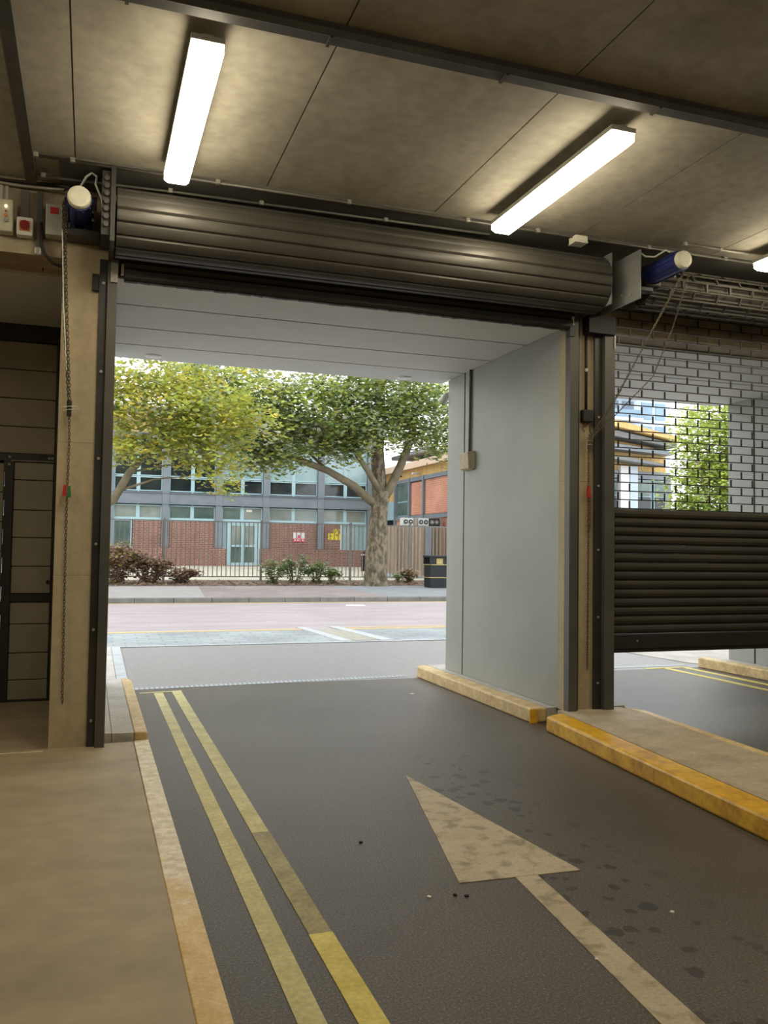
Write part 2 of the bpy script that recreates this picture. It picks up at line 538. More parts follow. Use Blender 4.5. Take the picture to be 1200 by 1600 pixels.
# ------------------------------------------------------------------ the setting: floor and ground
XL, XR, YB = -4.2, 13.6, -7.0
fl = MB()
xs = [XL, XR]
ys = [YB, 11.0, 14.1]
fl.add([(x, y, gz(y)) for y in ys for x in xs]+[(x, y, gz(y)-.3) for y in ys for x in xs],
       [(0, 1, 3, 2), (2, 3, 5, 4), (7, 6, 8, 9), (9, 8, 10, 11), (0, 6, 7, 1), (4, 5, 11, 10), (0, 2, 8, 6), (2, 4, 10, 8), (1, 7, 9, 3), (3, 9, 11, 5)])
struct(fl.build('floor', 'asphalt', org=(0, 0, 0), label='dark asphalt lane running out of the building', cat='floor'))

# raised concrete walkway on the left and its painted edge
struct(MB().prism([(XL, YB), (.392, YB), (.392, 7.50), (-.265, 7.40), (XL, 7.40)], 0, .065).build('walkway_floor', 'walk', org=(0, 0, 0), label='smooth brown concrete walkway left of the lane', cat='walkway'))
struct(box('recess_floor', 'walk', XL, -.2, 7.42, 10.6, .0, .045, label='dusty concrete floor inside the recess before the panelled door', cat='floor'))
e = thing('walkway_edge', (.455, 3, 0), 'worn pale and yellow painted edge strip of the concrete walkway', 'road marking')
MB().prism([(.392, YB), (.512, YB), (.518, 7.52), (.398, 7.50), (.392, 4.05)], 0, .069).build('painted_edge', 'edgeworn', e, bevel=.006)
MB().tube([(-3.2, 7.28, .066), (-1.4, 7.3, .066), (-.30, 7.31, .066)], .004, 5).build('floor_joint', 'edgeworn', label='thin pale joint line across the walkway before the recess', cat='joint line')

def paint(mb, poly, z=.0):
    return mb.prism(poly, z, z+.004)

# double yellow lines in the left lane
yl = thing('yellow_line', (.80, 6, 0), 'faded inner yellow line next to the walkway edge', 'road marking', 'painted lines in the left lane')
for y0, y1, mm in ((YB+4, 5.05, 'lineyellow'), (5.05, 7.2, 'lineyellow'), (7.2, 10.22, 'lineyellow')):
    paint(MB(), [(.752, y0), (.850, y0), (.852, y1), (.750, y1)]).build('paint_segment', mm, yl)
yl2 = thing('yellow_line', (1.01, 6, 0), 'outer yellow line with a bright and a grimy stretch, nearer the white arrow', 'road marking', 'painted lines in the left lane')
for y0, y1, mm in ((YB+4, 3.72, 'linebright'), (3.72, 5.12, 'linedull'), (5.12, 10.28, 'lineyellow')):
    paint(MB(), [(.960, y0), (1.062, y0), (1.066, y1), (.958, y1)]).build('paint_segment', mm, yl2)
paint(MB(), [(.595, 10.225), (1.07, 10.285), (1.07, 10.345), (.595, 10.275)]).build('yellow_line_end', 'lineyellow', label='short yellow cross bar closing the double lines', cat='road marking')
a = thing('lane_arrow', (2.2, 4, 0), 'large scuffed white arrow painted on the asphalt lane', 'road marking')
MB().prism([(1.832, 4.062), (2.527, 4.036), (2.295, 6.084)], 0, .004).build('arrow_head', 'arrow', a)
MB().prism([(1.845, 1.2), (2.035, 1.2), (2.271, 4.050), (2.145, 4.054)], 0, .004).build('arrow_shaft', 'arrow', a)
# lines of the right lane
for x0, lab in ((8.03, 'outer of two yellow lines beyond the half-lowered shutter'), (8.36, 'yellow line nearest the far yellow kerb, seen under the shutter')):
    paint(MB(), [(x0, 6.0), (x0+.10, 6.0), (x0+.10, 10.62), (x0, 10.66)]).build('yellow_line', 'linebright', label=lab, cat='road marking', group='painted lines in the right lane')
paint(MB(), [(7.75, 10.62), (8.46, 10.62), (8.46, 10.70), (7.75, 10.70)]).build('yellow_line_end', 'linebright', label='yellow cross bar joining the right lane lines', cat='road marking')

# slotted channel drain across both lanes
dr = thing('channel_drain', (4, 10.7, 0), 'pale blue-grey slotted channel drain across the lane mouth', 'drain')
dr_l = MB().prism([(.52, 10.50), (4.05, 10.74), (4.05, 10.88), (.52, 10.64)], 0, .004).build('channel', 'setts_edge', dr)
for i in range(60):
    tt = (i+.5)/60
    x, y = .52+3.53*tt, 10.57+.24*tt
    MB().box(x-.009, x+.009, y-.05, y+.05, .004, .006).build('slot', 'steelblue', dr) if i == 0 else None
_slot = dr.children[-1]
for i in range(1, 60):
    share(_slot, 'slot', dr, (3.53*i/60, .24*i/60, 0))
MB().prism([(5.3, 10.80), (8.6, 10.80), (8.6, 10.94), (5.3, 10.94)], 0, .004).build('channel', 'setts_edge', dr)

# kerbs --------------------------------------------------------------
def arc(cx, cy, r, a0, a1, n=6):
    return [(cx+r*math.cos(math.radians(a0+(a1-a0)*i/n)), cy+r*math.sin(math.radians(a0+(a1-a0)*i/n))) for i in range(n+1)]

k = thing('kerb', (.3, 9, 0), 'pale concrete kerb with a yellow edge outside the left shutter post', 'kerb', kind='structure')
MB().prism([(-.1, 7.56), (.22, 7.55), (.22, 10.62), (-.1, 10.62)], 0, .128).build('slab', 'outer_concrete', k)
MB().prism([(.225, 7.55), (.40, 7.545), (.40, 10.62), (.225, 10.62)], 0, .125).build('slab', 'outer_concrete', k)
MB().prism([(.402, 7.54), (.512, 7.53), (.512, 10.42), (.47, 10.60), (.402, 10.62)], 0, .13).build('painted_edge', 'kerbpale', k, bevel=.012)
k = thing('flush_kerb', (.4, 12, 0), 'pale flush edging stones running from the left kerb to the street', 'kerb', kind='structure')
for i in range(4):
    y0, y1 = 10.64+.86*i, 10.64+.86*(i+1)-.01
    MB().prism([(.37, y0), (.50, y0), (.50, y1), (.37, y1)], 0, lambda x, y: gz(y)+.02).build('edging_stone', 'setts_edge', k)
struct(MB().prism([(XL, 10.64), (.365, 10.64), (.365, 11), (.365, 14.1), (XL, 14.1), (XL, 11)], -.2, lambda x, y: gz(y)+.015).build('side_paving', 'outer_concrete', org=(0, 0, 0), label='pale paving left of the lane mouth', cat='paving'))

k = thing('kerb', (4.6, 9, 0), 'yellow-edged concrete kerb under the grey dividing wall', 'kerb', kind='structure')
MB().prism([(4.36, 7.60), (5.20, 7.50), (5.20, 10.80), (4.36, 10.80)], 0, .14).build('slab', 'outer_concrete', k)
MB().prism([(4.165, 7.585), (4.355, 7.585), (4.355, 10.80)]+arc(4.165+.16, 10.64, .16, 90, 180), 0, .143).build('painted_edge', 'kerbpale', k, bevel=.018)
MB().prism([(4.158, 7.572), (4.24, 7.57), (4.24, 7.583), (4.158, 7.584)], 0, .136).build('end_face', 'kerbyellow', k)

k = thing('kerb', (4.6, 4, 0), 'bright yellow kerb edging the concrete island inside the gateway', 'kerb', kind='structure')
def le(y): return 4.125+(y-7.22)*.0915
def re(y): return 5.25+(y-7.2)*.082
MB().prism([(le(-1.5)+.245, -1.5), (re(-1.5)-.1, -1.5), (re(7.2)-.1, 7.22), (5.1, 7.44), (4.40, 7.46), (le(7.25)+.245, 7.30)], 0, .14).build('slab', 'kerbtop', k)
MB().prism([(le(-1.5), -1.5), (le(-1.5)+.24, -1.5), (le(7.25)+.24, 7.32), (le(7.2), 7.20)], 0, .144).build('painted_edge', 'kerbyellow', k, bevel=.02)
MB().prism([(re(-1.5)-.095, -1.5), (re(-1.5), -1.5), (re(7.2), 7.2), (5.14, 7.44), (re(7.2)-.095, 7.22)], 0, .142).build('painted_edge', 'kerbpale', k, bevel=.015)

k = thing('kerb', (9, 9, 0), 'yellow kerb across the right lane seen below the raised shutter', 'kerb', kind='structure')
MB().prism([(8.84, 7.5), (9.6, 7.5), (9.6, 10.70), (8.84, 10.70)], 0, .14).build('slab', 'outer_concrete', k)
MB().prism([(8.65, 7.5), (8.835, 7.5), (8.835, 10.70)]+arc(8.65+.12, 10.58, .12, 90, 180, 4), 0, .143).build('painted_edge', 'kerbpale', k, bevel=.015)

# ------------------------------------------------------------------ room shell
CZ = 4.66
cl = struct(thing('ceiling', (0, 0, CZ), 'bare precast concrete ceiling with long joints', 'ceiling'))
box('slab', 'ceiling_core', XL, XR, YB, 7.6, CZ+.02, CZ+.4, cl)
xj = [XL, -3.15, -1.665, -.181, 1.30, 2.788, 4.27, 5.755, 7.24, 8.725, 10.21, 11.70, XR]
for i in range(len(xj)-1):
    box('plank', 'ceiling', xj[i]+.005, xj[i+1]-.005, YB, 7.55, CZ, CZ+.019, cl)
struct(box('wall_back', 'wallinner', XL-.3, XR+.3, YB-.3, YB, 0, CZ+.4, label='plain concrete rear wall', cat='wall'))
struct(box('wall_left', 'wallinner', XL-.3, XL, YB, 10.6, 0, CZ+.4, label='plain concrete left wall', cat='wall'))
struct(box('wall_right', 'wallinner', XR, XR+.3, YB, 10.6, 0, CZ+.4, label='plain concrete right wall', cat='wall'))
# concrete beam over the openings
struct(box('wall_front', 'lintel', XL, -.265, 7.42, 7.75, 4.045, CZ+.02, label='concrete beam over the panelled door recess', cat='wall'))
struct(box('wall_lintel', 'lintel', .16, XR, 7.56, 7.9, 3.975, CZ+.02, label='dark concrete beam behind the rolled shutters', cat='wall'))
struct(box('wall_upper', 'soffit', XL, XR, 7.9, 10.62, 4.02, 9.5, label='upper storey mass over the passage', cat='wall'))
bs = struct(thing('recess_soffit', (-2, 8.6, 4.045), 'dark brown boarded soffit over the panelled door recess', 'soffit'))
for x0, x1 in ((XL, -3.0), (-2.99, -1.72), (-1.71, -.445), (-.43, .0)):
    box('soffit_board', 'brown_soffit', x0, x1, 7.75, 9.78, 4.045, 4.07, bs)
box('backing', 'dark_gap', XL, 0, 7.75, 10.5, 4.075, 4.2, bs)

# left column and column between the gateways
cc = struct(thing('column', (-.05, 7.6, 0), 'warm-lit concrete column between recess and left gateway', 'column'))
for z0, z1 in ((.03, 1.45), (1.452, 2.53), (2.532, CZ)):
    box('lift', 'column', -.265, .15, 7.40, 7.95, z0, z1, cc)
cc = struct(thing('column', (4.7, 7.6, .1), 'narrow concrete column strip between the two shutter guides', 'column'))
for z0, z1 in ((.138, 2.40), (2.403, CZ)):
    box('lift', 'column', 4.45, 4.97, 7.43, 7.535, z0, z1, cc)

# dividing wall of grey panels, left passage wall, right passage wall
def passage_wall(name, x0, x1, label, near):
    w = struct(thing(name, ((x0+x1)/2, 9, .14), label, 'wall'))
    box('core', 'dark_gap', x0+.02, x1-.02, near+.01, 10.36, .1, 3.95, w)
    for y0, y1 in ((near, 9.838), (9.868, 10.38)):
        box('wall_panel', 'wall_grey', x0, x1, y0, y1, .141, 3.94, w, bevel=.004)
    return w
passage_wall('wall_divider', 4.45, 4.97, 'smooth grey-green panelled wall between the two gateways', 7.536)
passage_wall('wall_passage_left', -.20, .13, 'grey panelled wall left of the passage', 7.96)
passage_wall('wall_passage_right', 9.0, 9.5, 'grey panelled wall beyond the right shutter', 7.6)

# passage soffits
for x0, x1, lab in ((.13, 4.45, 'light grey boarded soffit over the left passage'), (4.97, 9.0, 'light grey boarded soffit behind the grille shutter')):
    s = struct(thing('soffit', ((x0+x1)/2, 9, 3.94), lab, 'soffit'))
    box('backing', 'dark_gap', x0, x1, 7.9, 10.6, 3.96, 4.015, s)
    for y0, y1 in ((7.90 if x0 > 2 else 7.46, 8.228), (8.258, 9.085), (9.115, 9.865), (9.893, 10.625)):
        box('soffit_board', 'soffit', x0, x1, y0, y1, 3.94, 3.958, s)
for x, y, lab in ((.66, 10.38, 'flush round downlight at the left end of the soffit'), (3.84, 10.42, 'flush round downlight at the right end of the soffit')):
    d = thing('downlight', (x, y, 3.93), lab, 'light', 'soffit downlights')
    disc(MB(), (x, y, 3.933), (0, 0, 1), .095, .012, 24).build('trim_ring', 'downlight', d)
    disc(MB(), (x, y, 3.926), (0, 0, 1), .07, .008, 24).build('lens', 'downlight', d)

# ------------------------------------------------------------------ ceiling lights
def lamp(x, y0, y1, label, group='strip lights'):
    z = 4.46
    w = .092
    o = thing('strip_light', (x, (y0+y1)/2, z), label, 'light', group)
    # prismatic diffuser: chamfered trough
    m = MB()
    prof = [(-w, .075), (-w, .028), (-w*.72, 0), (w*.72, 0), (w, .028), (w, .075)]
    a_ = [(x+p, y0+.012 if q > .01 else y0+.03, z+q) for p, q in prof]
    b_ = [(x+p, y1-.012 if q > .01 else y1-.03, z+q) for p, q in prof]
    m.hexa(b_, a_)
    m.build('diffuser', 'tube', o)
    box('tray', 'greybox', x-w-.003, x+w+.003, y0, y1, z+.076, z+.11, o)
    for y in (y0+.22, y1-.22):
        MB().tube([(x, y, z+.115), (x, y, CZ)], .004, 6).build('hanger_wire', 'galv', o)
    for y in (y0+.02, y1-.02):
        MB().box(x-.03, x+.03, y-.012, y+.012, z+.108, z+.122).build('end_clip', 'galv', o)
    return o
lamp(.556, 4.77, 6.63, 'glowing strip light hanging over the yellow lines, leftmost on the ceiling')
lamp(3.333, 4.83, 6.66, 'glowing strip light between the arrow lane and the island')
lamp(6.15, 4.83, 6.64, 'glowing strip light over the right lane before the grille shutter')
for x, lab in ((.556, 'added unseen strip light further back over the walkway side'), (3.333, 'added unseen strip light further back over the lane middle'), (6.15, 'added unseen strip light further back over the island')):
    lamp(x, -.6, 1.2, lab)  # added behind the camera to brighten the near floor
lamp(-2.22, 4.77, 6.63, 'added unseen strip light over the walkway before the panelled door recess')  # added out of view to throw light into the left recess
lamp(8.93, 4.83, 6.64, 'added unseen strip light at the far side of the right lane')  # added out of view, lights the inner side of the right shutter

# ------------------------------------------------------------------ ceiling services
t = thing('cable_trunking', (4, 4.72, 4.7), 'dark trunking crossing the ceiling in front of the strip lights', 'trunking')
box('duct', 'trunk', -.45, 9.5, 4.55, 4.63, 4.575, CZ, t)
box('lid', 'grey_strip', -.45, 9.5, 4.543, 4.55, 4.575, 4.62, t)
for i in range(9):
    x = .1+1.1*i
    box('clip', 'trunk', x, x+.02, 4.54, 4.64, 4.565, 4.58, t)
t = thing('cable_trunking', (-.53, 5, 4.7), 'dark trunking running along the ceiling at the upper left corner', 'trunking')
box('duct', 'trunk', -.55, -.475, 1.0, 7.30, 4.585, CZ, t)
box('lid', 'conduit', -.557, -.55, 1.0, 7.30, 4.585, 4.62, t)
box('dark_strip', 'grey_strip', -.30, XR-1, 6.86, 7.55, 4.625, CZ, label='dark strip along the ceiling above the shutters', cat='grey_strip')  # thin dark grey sheet flat against the ceiling
def conduit(name, pts, r, m, label, clips=(), axis='x', cat='conduit'):
    o = thing(name, pts[0], label, cat)
    MB().tube(pts, r, 8).build('tube', m, o, smooth=True)
    for c in clips:
        MB().box(c[0]-.018, c[0]+.018, c[1]-.018, c[1]+.018, c[2]-.018, c[2]+.018).build('saddle', 'galv', o, bevel=.004)
    return o
conduit('steel_conduit', [(-.44, 6.84, 4.62), (4.3, 6.84, 4.62), (6.5, 6.83, 4.62)], .013, 'conduit', 'upper steel conduit running along the edge above the shutter drum',
        [(x, 6.84, 4.625) for x in (-.46, -.2, .9, 2.0, 3.1, 3.8, 5.0, 5.9)])
conduit('steel_conduit', [(-.46, 7.16, 4.60), (-.1, 7.15, 4.60), (.6, 7.1, 4.60), (3.4, 7.02, 4.60)], .012, 'conduit', 'lower steel conduit just above the shutter drum',
        [(-.42, 7.16, 4.605), (.55, 7.10, 4.605), (1.3, 7.08, 4.605), (2.4, 7.05, 4.605)])
j = thing('junction_box', (4.22, 6.84, 4.55), 'small square cream junction box on the ceiling above the drum end', 'box')
box('housing', 'cream_cap', 4.16, 4.29, 6.78, 6.90, 4.565, 4.62, j, bevel=.006)
box('cover', 'white', 4.157, 4.293, 6.777, 6.903, 4.552, 4.565, j, bevel=.004)

# ------------------------------------------------------------------ left roller shutter, fully raised
BY, BZ, BR = 7.09, 4.275, .268
rs = thing('roller_shutter', (2.3, 7.1, 4.0), 'dark steel roller shutter wound up over the open gateway', 'shutter')
x0, x1 = .135, 4.585
NS = 16
m = MB()
prof = []
for i in range(9):
    u = i/8
    ang = (u-.5)*2*math.pi/NS*.97
    rr = BR+.005*math.sin(math.pi*u)**.6-(.010 if i in (0, 8) else 0)
    prof.append((rr*math.sin(ang), rr*math.cos(ang)))
prof += [((BR-.03)*math.sin(a_), (BR-.03)*math.cos(a_)) for a_ in (math.pi/NS*.97, 0, -math.pi/NS*.97)]
m.extx(prof[::-1], x0, x1)
slat = m.build('slat', 'shutter', org=(0, 0, 0))
slat.parent = rs
slat.location = Vector((0, BY, BZ))-ORG[rs.name]
for i in range(1, NS):
    q = share(slat, 'slat', rs, Vector((0, BY, BZ))-ORG[rs.name], (2*math.pi*i/NS+.09, 0, 0))
slat.rotation_euler = (.09, 0, 0)
disc(MB(), ((x0+x1)/2, BY, BZ), (1, 0, 0), BR-.032, x1-x0-.02, 24).build('drum', 'steel_black', rs)
# hanging end of the curtain
for i, (za, zb) in enumerate(((4.085, 4.16), (4.005, 4.08))):
    MB().extx([(7.36, za), (7.345, (za+zb)/2), (7.36, zb), (7.375, zb), (7.375, za)], .19, 4.50).build('curtain_slat', 'shutter', rs)
bb = MB().extx([(7.35, 4.0), (7.33, 3.985), (7.33, 3.925), (7.345, 3.905), (7.415, 3.905), (7.43, 3.925), (7.43, 3.985), (7.41, 4.0)][::-1], .215, 4.475).build('bottom_bar', 'steel_black', rs)
rb = MB()
for i in range(40):
    xa, xb = .215+4.26*i/40, .215+4.26*(i+1)/40
    za, zb = 3.896+R.uniform(-.006, .004), 3.896+R.uniform(-.006, .004)
    rb.hexa([(xa, 7.36, za), (xb, 7.36, zb), (xb, 7.40, zb), (xa, 7.40, za)], [(xa, 7.36, 3.906), (xb, 7.36, 3.906), (xb, 7.40, 3.906), (xa, 7.40, 3.906)])
rb.build('rubber_seal', 'rubber', bb, kind='stuff')
for x in (.20, 4.482):
    box('end_lock', 'cream_cap', x-.012, x+.012, 7.34, 7.40, 3.945, 4.03, rs, bevel=.004)
# end plates
box('end_plate', 'steel_black', .085, .12, 6.80, 7.42, 4.03, 4.62, rs)
box('end_plate', 'plate', 4.595, 4.607, 6.86, 7.42, 4.04, 4.53, rs, label='grey end plate')
disc(MB(), (4.59, 6.93, 4.16), (1, 0, 0), .022, .02, 10).build('bolt', 'galv', rs)
disc(MB(), (4.59, 7.05, 4.275), (1, 0, 0), .045, .02, 14).build('bearing', 'steel_black', rs)
box('sprocket_cover', 'steel_black', .02, .085, 6.83, 7.2, 4.08, 4.58, rs)
for i in range(7):
    disc(MB(), (.055, 6.82, 4.16+.06*i), (0, 1, 0), .022, .02, 8).build('chain_roller', 'trunk', rs)
# guides
def guide(par, xa, xb, xc, ya, z0, z1, bolts, flip):
    """angle against the column and a U channel beside it"""
    g = MB().box(min(xa, xb), max(xa, xb), ya+.05, ya+.075, z0, z1).build('guide_angle', 'steel_black', par)
    c0, c1 = min(xb, xc), max(xb, xc)
    ch = MB()
    ch.box(c0, c1, ya, ya+.012, z0, z1)
    ch.box(c0, c0+.012, ya+.012, ya+.10, z0, z1)
    ch.box(c0, c1, ya+.088, ya+.10, z0, z1) if not flip else ch.box(c0, c1, ya+.088, ya+.10, z0, z1)
    ch.build('guide_channel', 'steel_olive', par)
    xm = (xa+xb)/2
    for zb in bolts:
        disc(MB(), (xm, ya+.044, zb), (0, 1, 0), .012, .012, 8).build('bolt', 'galv', g)
guide(rs, .022, .085, .160, 7.325, .065, 4.06, (.275, 1.008, 1.705, 2.406, 3.123, 3.86), False)
guide(rs, 4.590, 4.545, 4.452, 7.345, .14, 4.03, (), True)
box('bell_mouth', 'galv', .108, .165, 7.31, 7.325, 3.86, 4.05, rs)
box('limit_switch', 'rubber', -.035, .018, 7.36, 7.398, 3.79, 3.93, label='small black switch box on the left column beside the guide', cat='switch', bevel=.005)
box('guide_stop', 'steel_black', 4.44, 4.50, 7.33, 7.40, 3.83, 3.93, rs)

# ------------------------------------------------------------------ right roller shutter, half lowered, grille above solid slats
sh = thing('grille_shutter', (7, 7.45, .7), 'half-lowered shutter with brick-pattern grille above dark solid slats', 'shutter')
GX0, GX1, GY = 4.98, 8.98, 7.46
zb = .872
pitch = .0907
NSL = 14
m = MB()
pr = [(GY-.004, 0), (GY-.022, .018), (GY-.028, .045), (GY-.022, .070), (GY-.004, .0885), (GY-.004, .0905), (GY+.006, .0905), (GY+.006, 0)]
m.extx(pr[::-1], GX0, GX1)
s0 = m.build('slat', 'shutter2', org=(0, 0, 0), smooth=False)
s0.parent = sh
s0.location = Vector((0, 0, zb))-ORG[sh.name]
for i in range(1, NSL):
    share(s0, 'slat', sh, Vector((0, 0, zb+pitch*i))-ORG[sh.name])
MB().extx([(GY-.022, .712), (GY-.03, .73), (GY-.03, .86), (GY-.012, .870), (GY+.02, .870), (GY+.03, .86), (GY+.03, .712)][::-1], GX0+.02, GX1).build('bottom_bar', 'steel_black', sh)
MB().extx([(GY-.028, .685), (GY-.028, .711), (GY+.022, .711), (GY+.022, .685)][::-1], GX0+.04, GX1).build('rubber_seal', 'rubber', sh)
disc(MB(), (5.30, GY-.034, .80), (0, 1, 0), .010, .01, 8).build('bolt', 'galv', sh)
box('end_lock', 'cream_cap', GX0+.005, GX0+.03, GY-.03, GY+.02, .705, .76, sh)
gz0 = zb+pitch*NSL
gp = .0889
NG = 24
bar = MB().box(GX0, GX1, GY-.006, GY+.006, -.005, .005).build('grille_bar', 'steel_black', org=(0, 0, 0))
bar.parent = sh
bar.location = Vector((0, 0, gz0+.006))-ORG[sh.name]
lk = MB().box(-.0065, .0065, GY-.006, GY+.006, .005, gp-.005).build('grille_link', 'steel_black', org=(0, 0, 0))
lk.parent = sh
lk.location = Vector((GX0+.1, 0, gz0))-ORG[sh.name]
for r_ in range(NG):
    if r_:
        share(bar, 'grille_bar', sh, Vector((0, 0, gz0+.006+gp*r_))-ORG[sh.name])
    x = GX0+(.108 if r_ % 2 else .245)
    n = 0
    while x < GX0+3.1:
        share(lk, 'grille_link', sh, Vector((x, 0, gz0+gp*r_))-ORG[sh.name])
        x += .2835
# coil of grille on the drum
DY, DZ = 7.12, 4.33
disc(MB(), ((GX0+GX1)/2+.1, DY, DZ), (1, 0, 0), .15, GX1-GX0-.1, 20).build('drum', 'trunk', sh)
cb = MB().tube([(GX0+.12, 0, 0), (GX1, 0, 0)], .009, 6).build('coil_bar', 'conduit', org=(0, 0, 0))
cb.parent = sh
NC = 26
for i in range(NC):
    th = 2*math.pi*i/NC*1.9
    rr = .175+.035*(i/NC)
    p = Vector((0, DY+rr*math.cos(th), DZ+rr*math.sin(th)))-ORG[sh.name]
    if i == 0:
        cb.location = p
    else:
        share(cb, 'coil_bar', sh, p)
cl_ = MB().box(-.009, .009, -.042, .042, -.004, .004).build('coil_link', 'trunk', org=(0, 0, 0))
cl_.parent = sh
first = True
for i in range(NC):
    th = 2*math.pi*(i+.5)/NC*1.9
    rr = .176+.035*(i/NC)
    for k_ in range(9):
        x = GX0+.2+.2835*k_+(.14 if i % 2 else 0)
        p = Vector((x, DY+rr*math.cos(th), DZ+rr*math.sin(th)))-ORG[sh.name]
        if first:
            cl_.location = p
            cl_.rotation_euler = (th+math.pi/2, 0, 0)
            first = False
        else:
            share(cl_, 'coil_link', sh, p, (th+math.pi/2, 0, 0))
box('end_plate', 'plate', 4.775, 4.787, 6.66, 7.42, 4.06, 4.52, sh, label='light grey end plate')
disc(MB(), (4.77, 6.80, 4.13), (1, 0, 0), .012, .014, 8).build('bolt', 'galv', sh)
disc(MB(), (4.77, 6.95, 4.16), (1, 0, 0), .012, .014, 8).build('bolt', 'galv', sh)
box('bracket', 'rubber', 4.64, 4.95, 7.30, 7.42, 3.88, 4.06, sh)
guide(sh, 4.765, 4.85, 4.965, 7.34, .14, 3.99, (.40, 1.05, 1.72, 2.36, 3.05), False)
box('guide_lip', 'galv', 4.952, 4.968, 7.33, 7.345, 3.75, 4.03, sh)

# ------------------------------------------------------------------ motors
def motor(x, yc, z, y_back, r, label, cable):
    o = thing('shutter_motor', (x, y_back, z), label, 'motor', 'shutter drive motors')
    m_ = MB()
    m_.tube([(x, y_back, z), (x, yc+.03, z)], [r, r], 18)
    m_.build('body', 'blue', o, smooth=False)
    for i in range(10):
        th = 2*math.pi*i/10
        c_, s_ = math.cos(th), math.sin(th)
        MB().hexa([(x+c_*r*.96-s_*.004, y_back, z+s_*r*.96+c_*.004), (x+c_*r*.96+s_*.004, y_back, z+s_*r*.96-c_*.004), (x+c_*r*1.1+s_*.004, y_back, z+s_*r*1.1-c_*.004), (x+c_*r*1.1-s_*.004, y_back, z+s_*r*1.1+c_*.004)],
                  [(x+c_*r*.96-s_*.004, yc+.05, z+s_*r*.96+c_*.004), (x+c_*r*.96+s_*.004, yc+.05, z+s_*r*.96-c_*.004), (x+c_*r*1.1+s_*.004, yc+.05, z+s_*r*1.1-c_*.004), (x+c_*r*1.1-s_*.004, yc+.05, z+s_*r*1.1+c_*.004)]).build('cooling_fin', 'blue', o)
    m_ = MB().tube([(x, yc+.03, z), (x, yc+.005, z), (x, yc-.018, z), (x, yc-.022, z)], [r*.90, r*.90, r*.82, r*.6], 22)
    m_.build('end_cap', 'cream_cap', o)
    box('gearbox', 'steel_black', x-r*.9, x+r*1.0, y_back-.06, y_back+.05, z-r*1.3, z+r*.9, o, bevel=.015)
    disc(MB(), (x+r*1.15, yc+.13, z+.01), (1, 0, 0), r*.55, .035, 14).build('chain_wheel', 'rubber', o)
    MB().tube(cable, .009, 8).build('cable', 'white', o, smooth=True)
    for q in (0, 1):
        disc(MB(), (x+r*1.05, yc+.16+.1*q, z-.04-.03*q), (1, 0, 0), .014, .02, 8).build('bolt', 'galv', o)
    return o
motor(-.145, 6.88, 4.365, 7.34, .098, 'blue shutter motor with cream cap at the left column top',
      [(-.14, 7.02, 4.50), (-.10, 6.98, 4.57), (-.06, 7.0, 4.615), (-.02, 7.0, 4.59), (-.03, 6.93, 4.50), (.02, 6.9, 4.38), (.035, 6.88, 4.26)])
box('motor_mount', 'steel_black', -.235, .02, 7.20, 7.40, 4.17, 4.235, label='black mounting bracket under the left motor', cat='bracket', bevel=.01)
motor(5.075, 6.42, 4.385, 6.93, .092, 'blue shutter motor with cream cap beside the grey end plates',
      [(4.80, 6.72, 4.52), (4.86, 6.70, 4.475), (4.95, 6.68, 4.475), (5.03, 6.62, 4.53), (5.06, 6.60, 4.505)])
box('motor_mount', 'steel_black', 4.79, 5.10, 6.90, 7.0, 4.22, 4.27, label='black mounting bracket holding the right motor', cat='bracket', bevel=.01)
conduit('steel_conduit', [(5.27, 6.66, 4.635), (5.8, 6.67, 4.635), (6.02, 6.66, 4.635)], .012, 'galv', 'short bright conduit between right motor and strip light', [(5.28, 6.66, 4.635), (5.7, 6.67, 4.635)])

# ------------------------------------------------------------------ hoist chains
c = thing('hoist_chain', (-.18, 7.25, .4), 'long steel hoist chain hanging down the left column', 'chain')
m = MB()
chain(m, [(-.262, 7.0, 4.36), (-.262, 7.22, 4.2), (-.235, 7.29, 3.55), (-.185, 7.32, 2.84)])
chain(m, [(-.240, 7.0, 4.34), (-.245, 7.24, 4.1), (-.215, 7.30, 3.5), (-.178, 7.33, 2.84)])
chain(m, [(-.27, 7.23, 4.05), (-.232, 7.305, 3.4), (-.19, 7.335, 2.86)])
m.build('links', 'chain', c, kind='stuff')
m = MB()
chain(m, [(-.180, 7.34, 2.74), (-.174, 7.36, 2.5), (-.178, 7.365, 2.17)])
chain(m, [(-.180, 7.365, 2.08), (-.176, 7.37, 1.2), (-.168, 7.37, .42)])
m.build('links', 'chain', c, kind='stuff')
MB().tube([(-.27, 7.18, 4.20), (-.246, 7.27, 3.6), (-.21, 7.31, 3.1)], .005, 6).build('pull_cord', 'white', c)
MB().tube([(-.182, 7.33, 2.86), (-.182, 7.335, 2.73)], [.02, .017], 8).build('binding', 'rubber', c)
for zz, sx in ((2.81, .06), (2.785, .045)):
    MB().tube([(-.182-sx, 7.33, zz-.01), (-.182, 7.305, zz), (-.182+sx, 7.32, zz+.005), (-.182+sx*1.3, 7.34, zz-.02), (-.182, 7.36, zz-.015)], .003, 5).build('cable_tie', 'white', c)
MB().hexa([(-.215, 7.33, 2.085), (-.185, 7.33, 2.085), (-.185, 7.36, 2.085), (-.215, 7.36, 2.085)], [(-.208, 7.33, 2.175), (-.180, 7.33, 2.175), (-.180, 7.36, 2.175), (-.208, 7.36, 2.175)]).build('pull_tag', 'red', c, label='red pull tag')
MB().hexa([(-.183, 7.325, 2.075), (-.148, 7.325, 2.08), (-.148, 7.355, 2.08), (-.183, 7.355, 2.075)], [(-.178, 7.325, 2.165), (-.155, 7.325, 2.17), (-.155, 7.355, 2.17), (-.178, 7.355, 2.165)]).build('pull_tag', 'green', c, label='green pull tag')

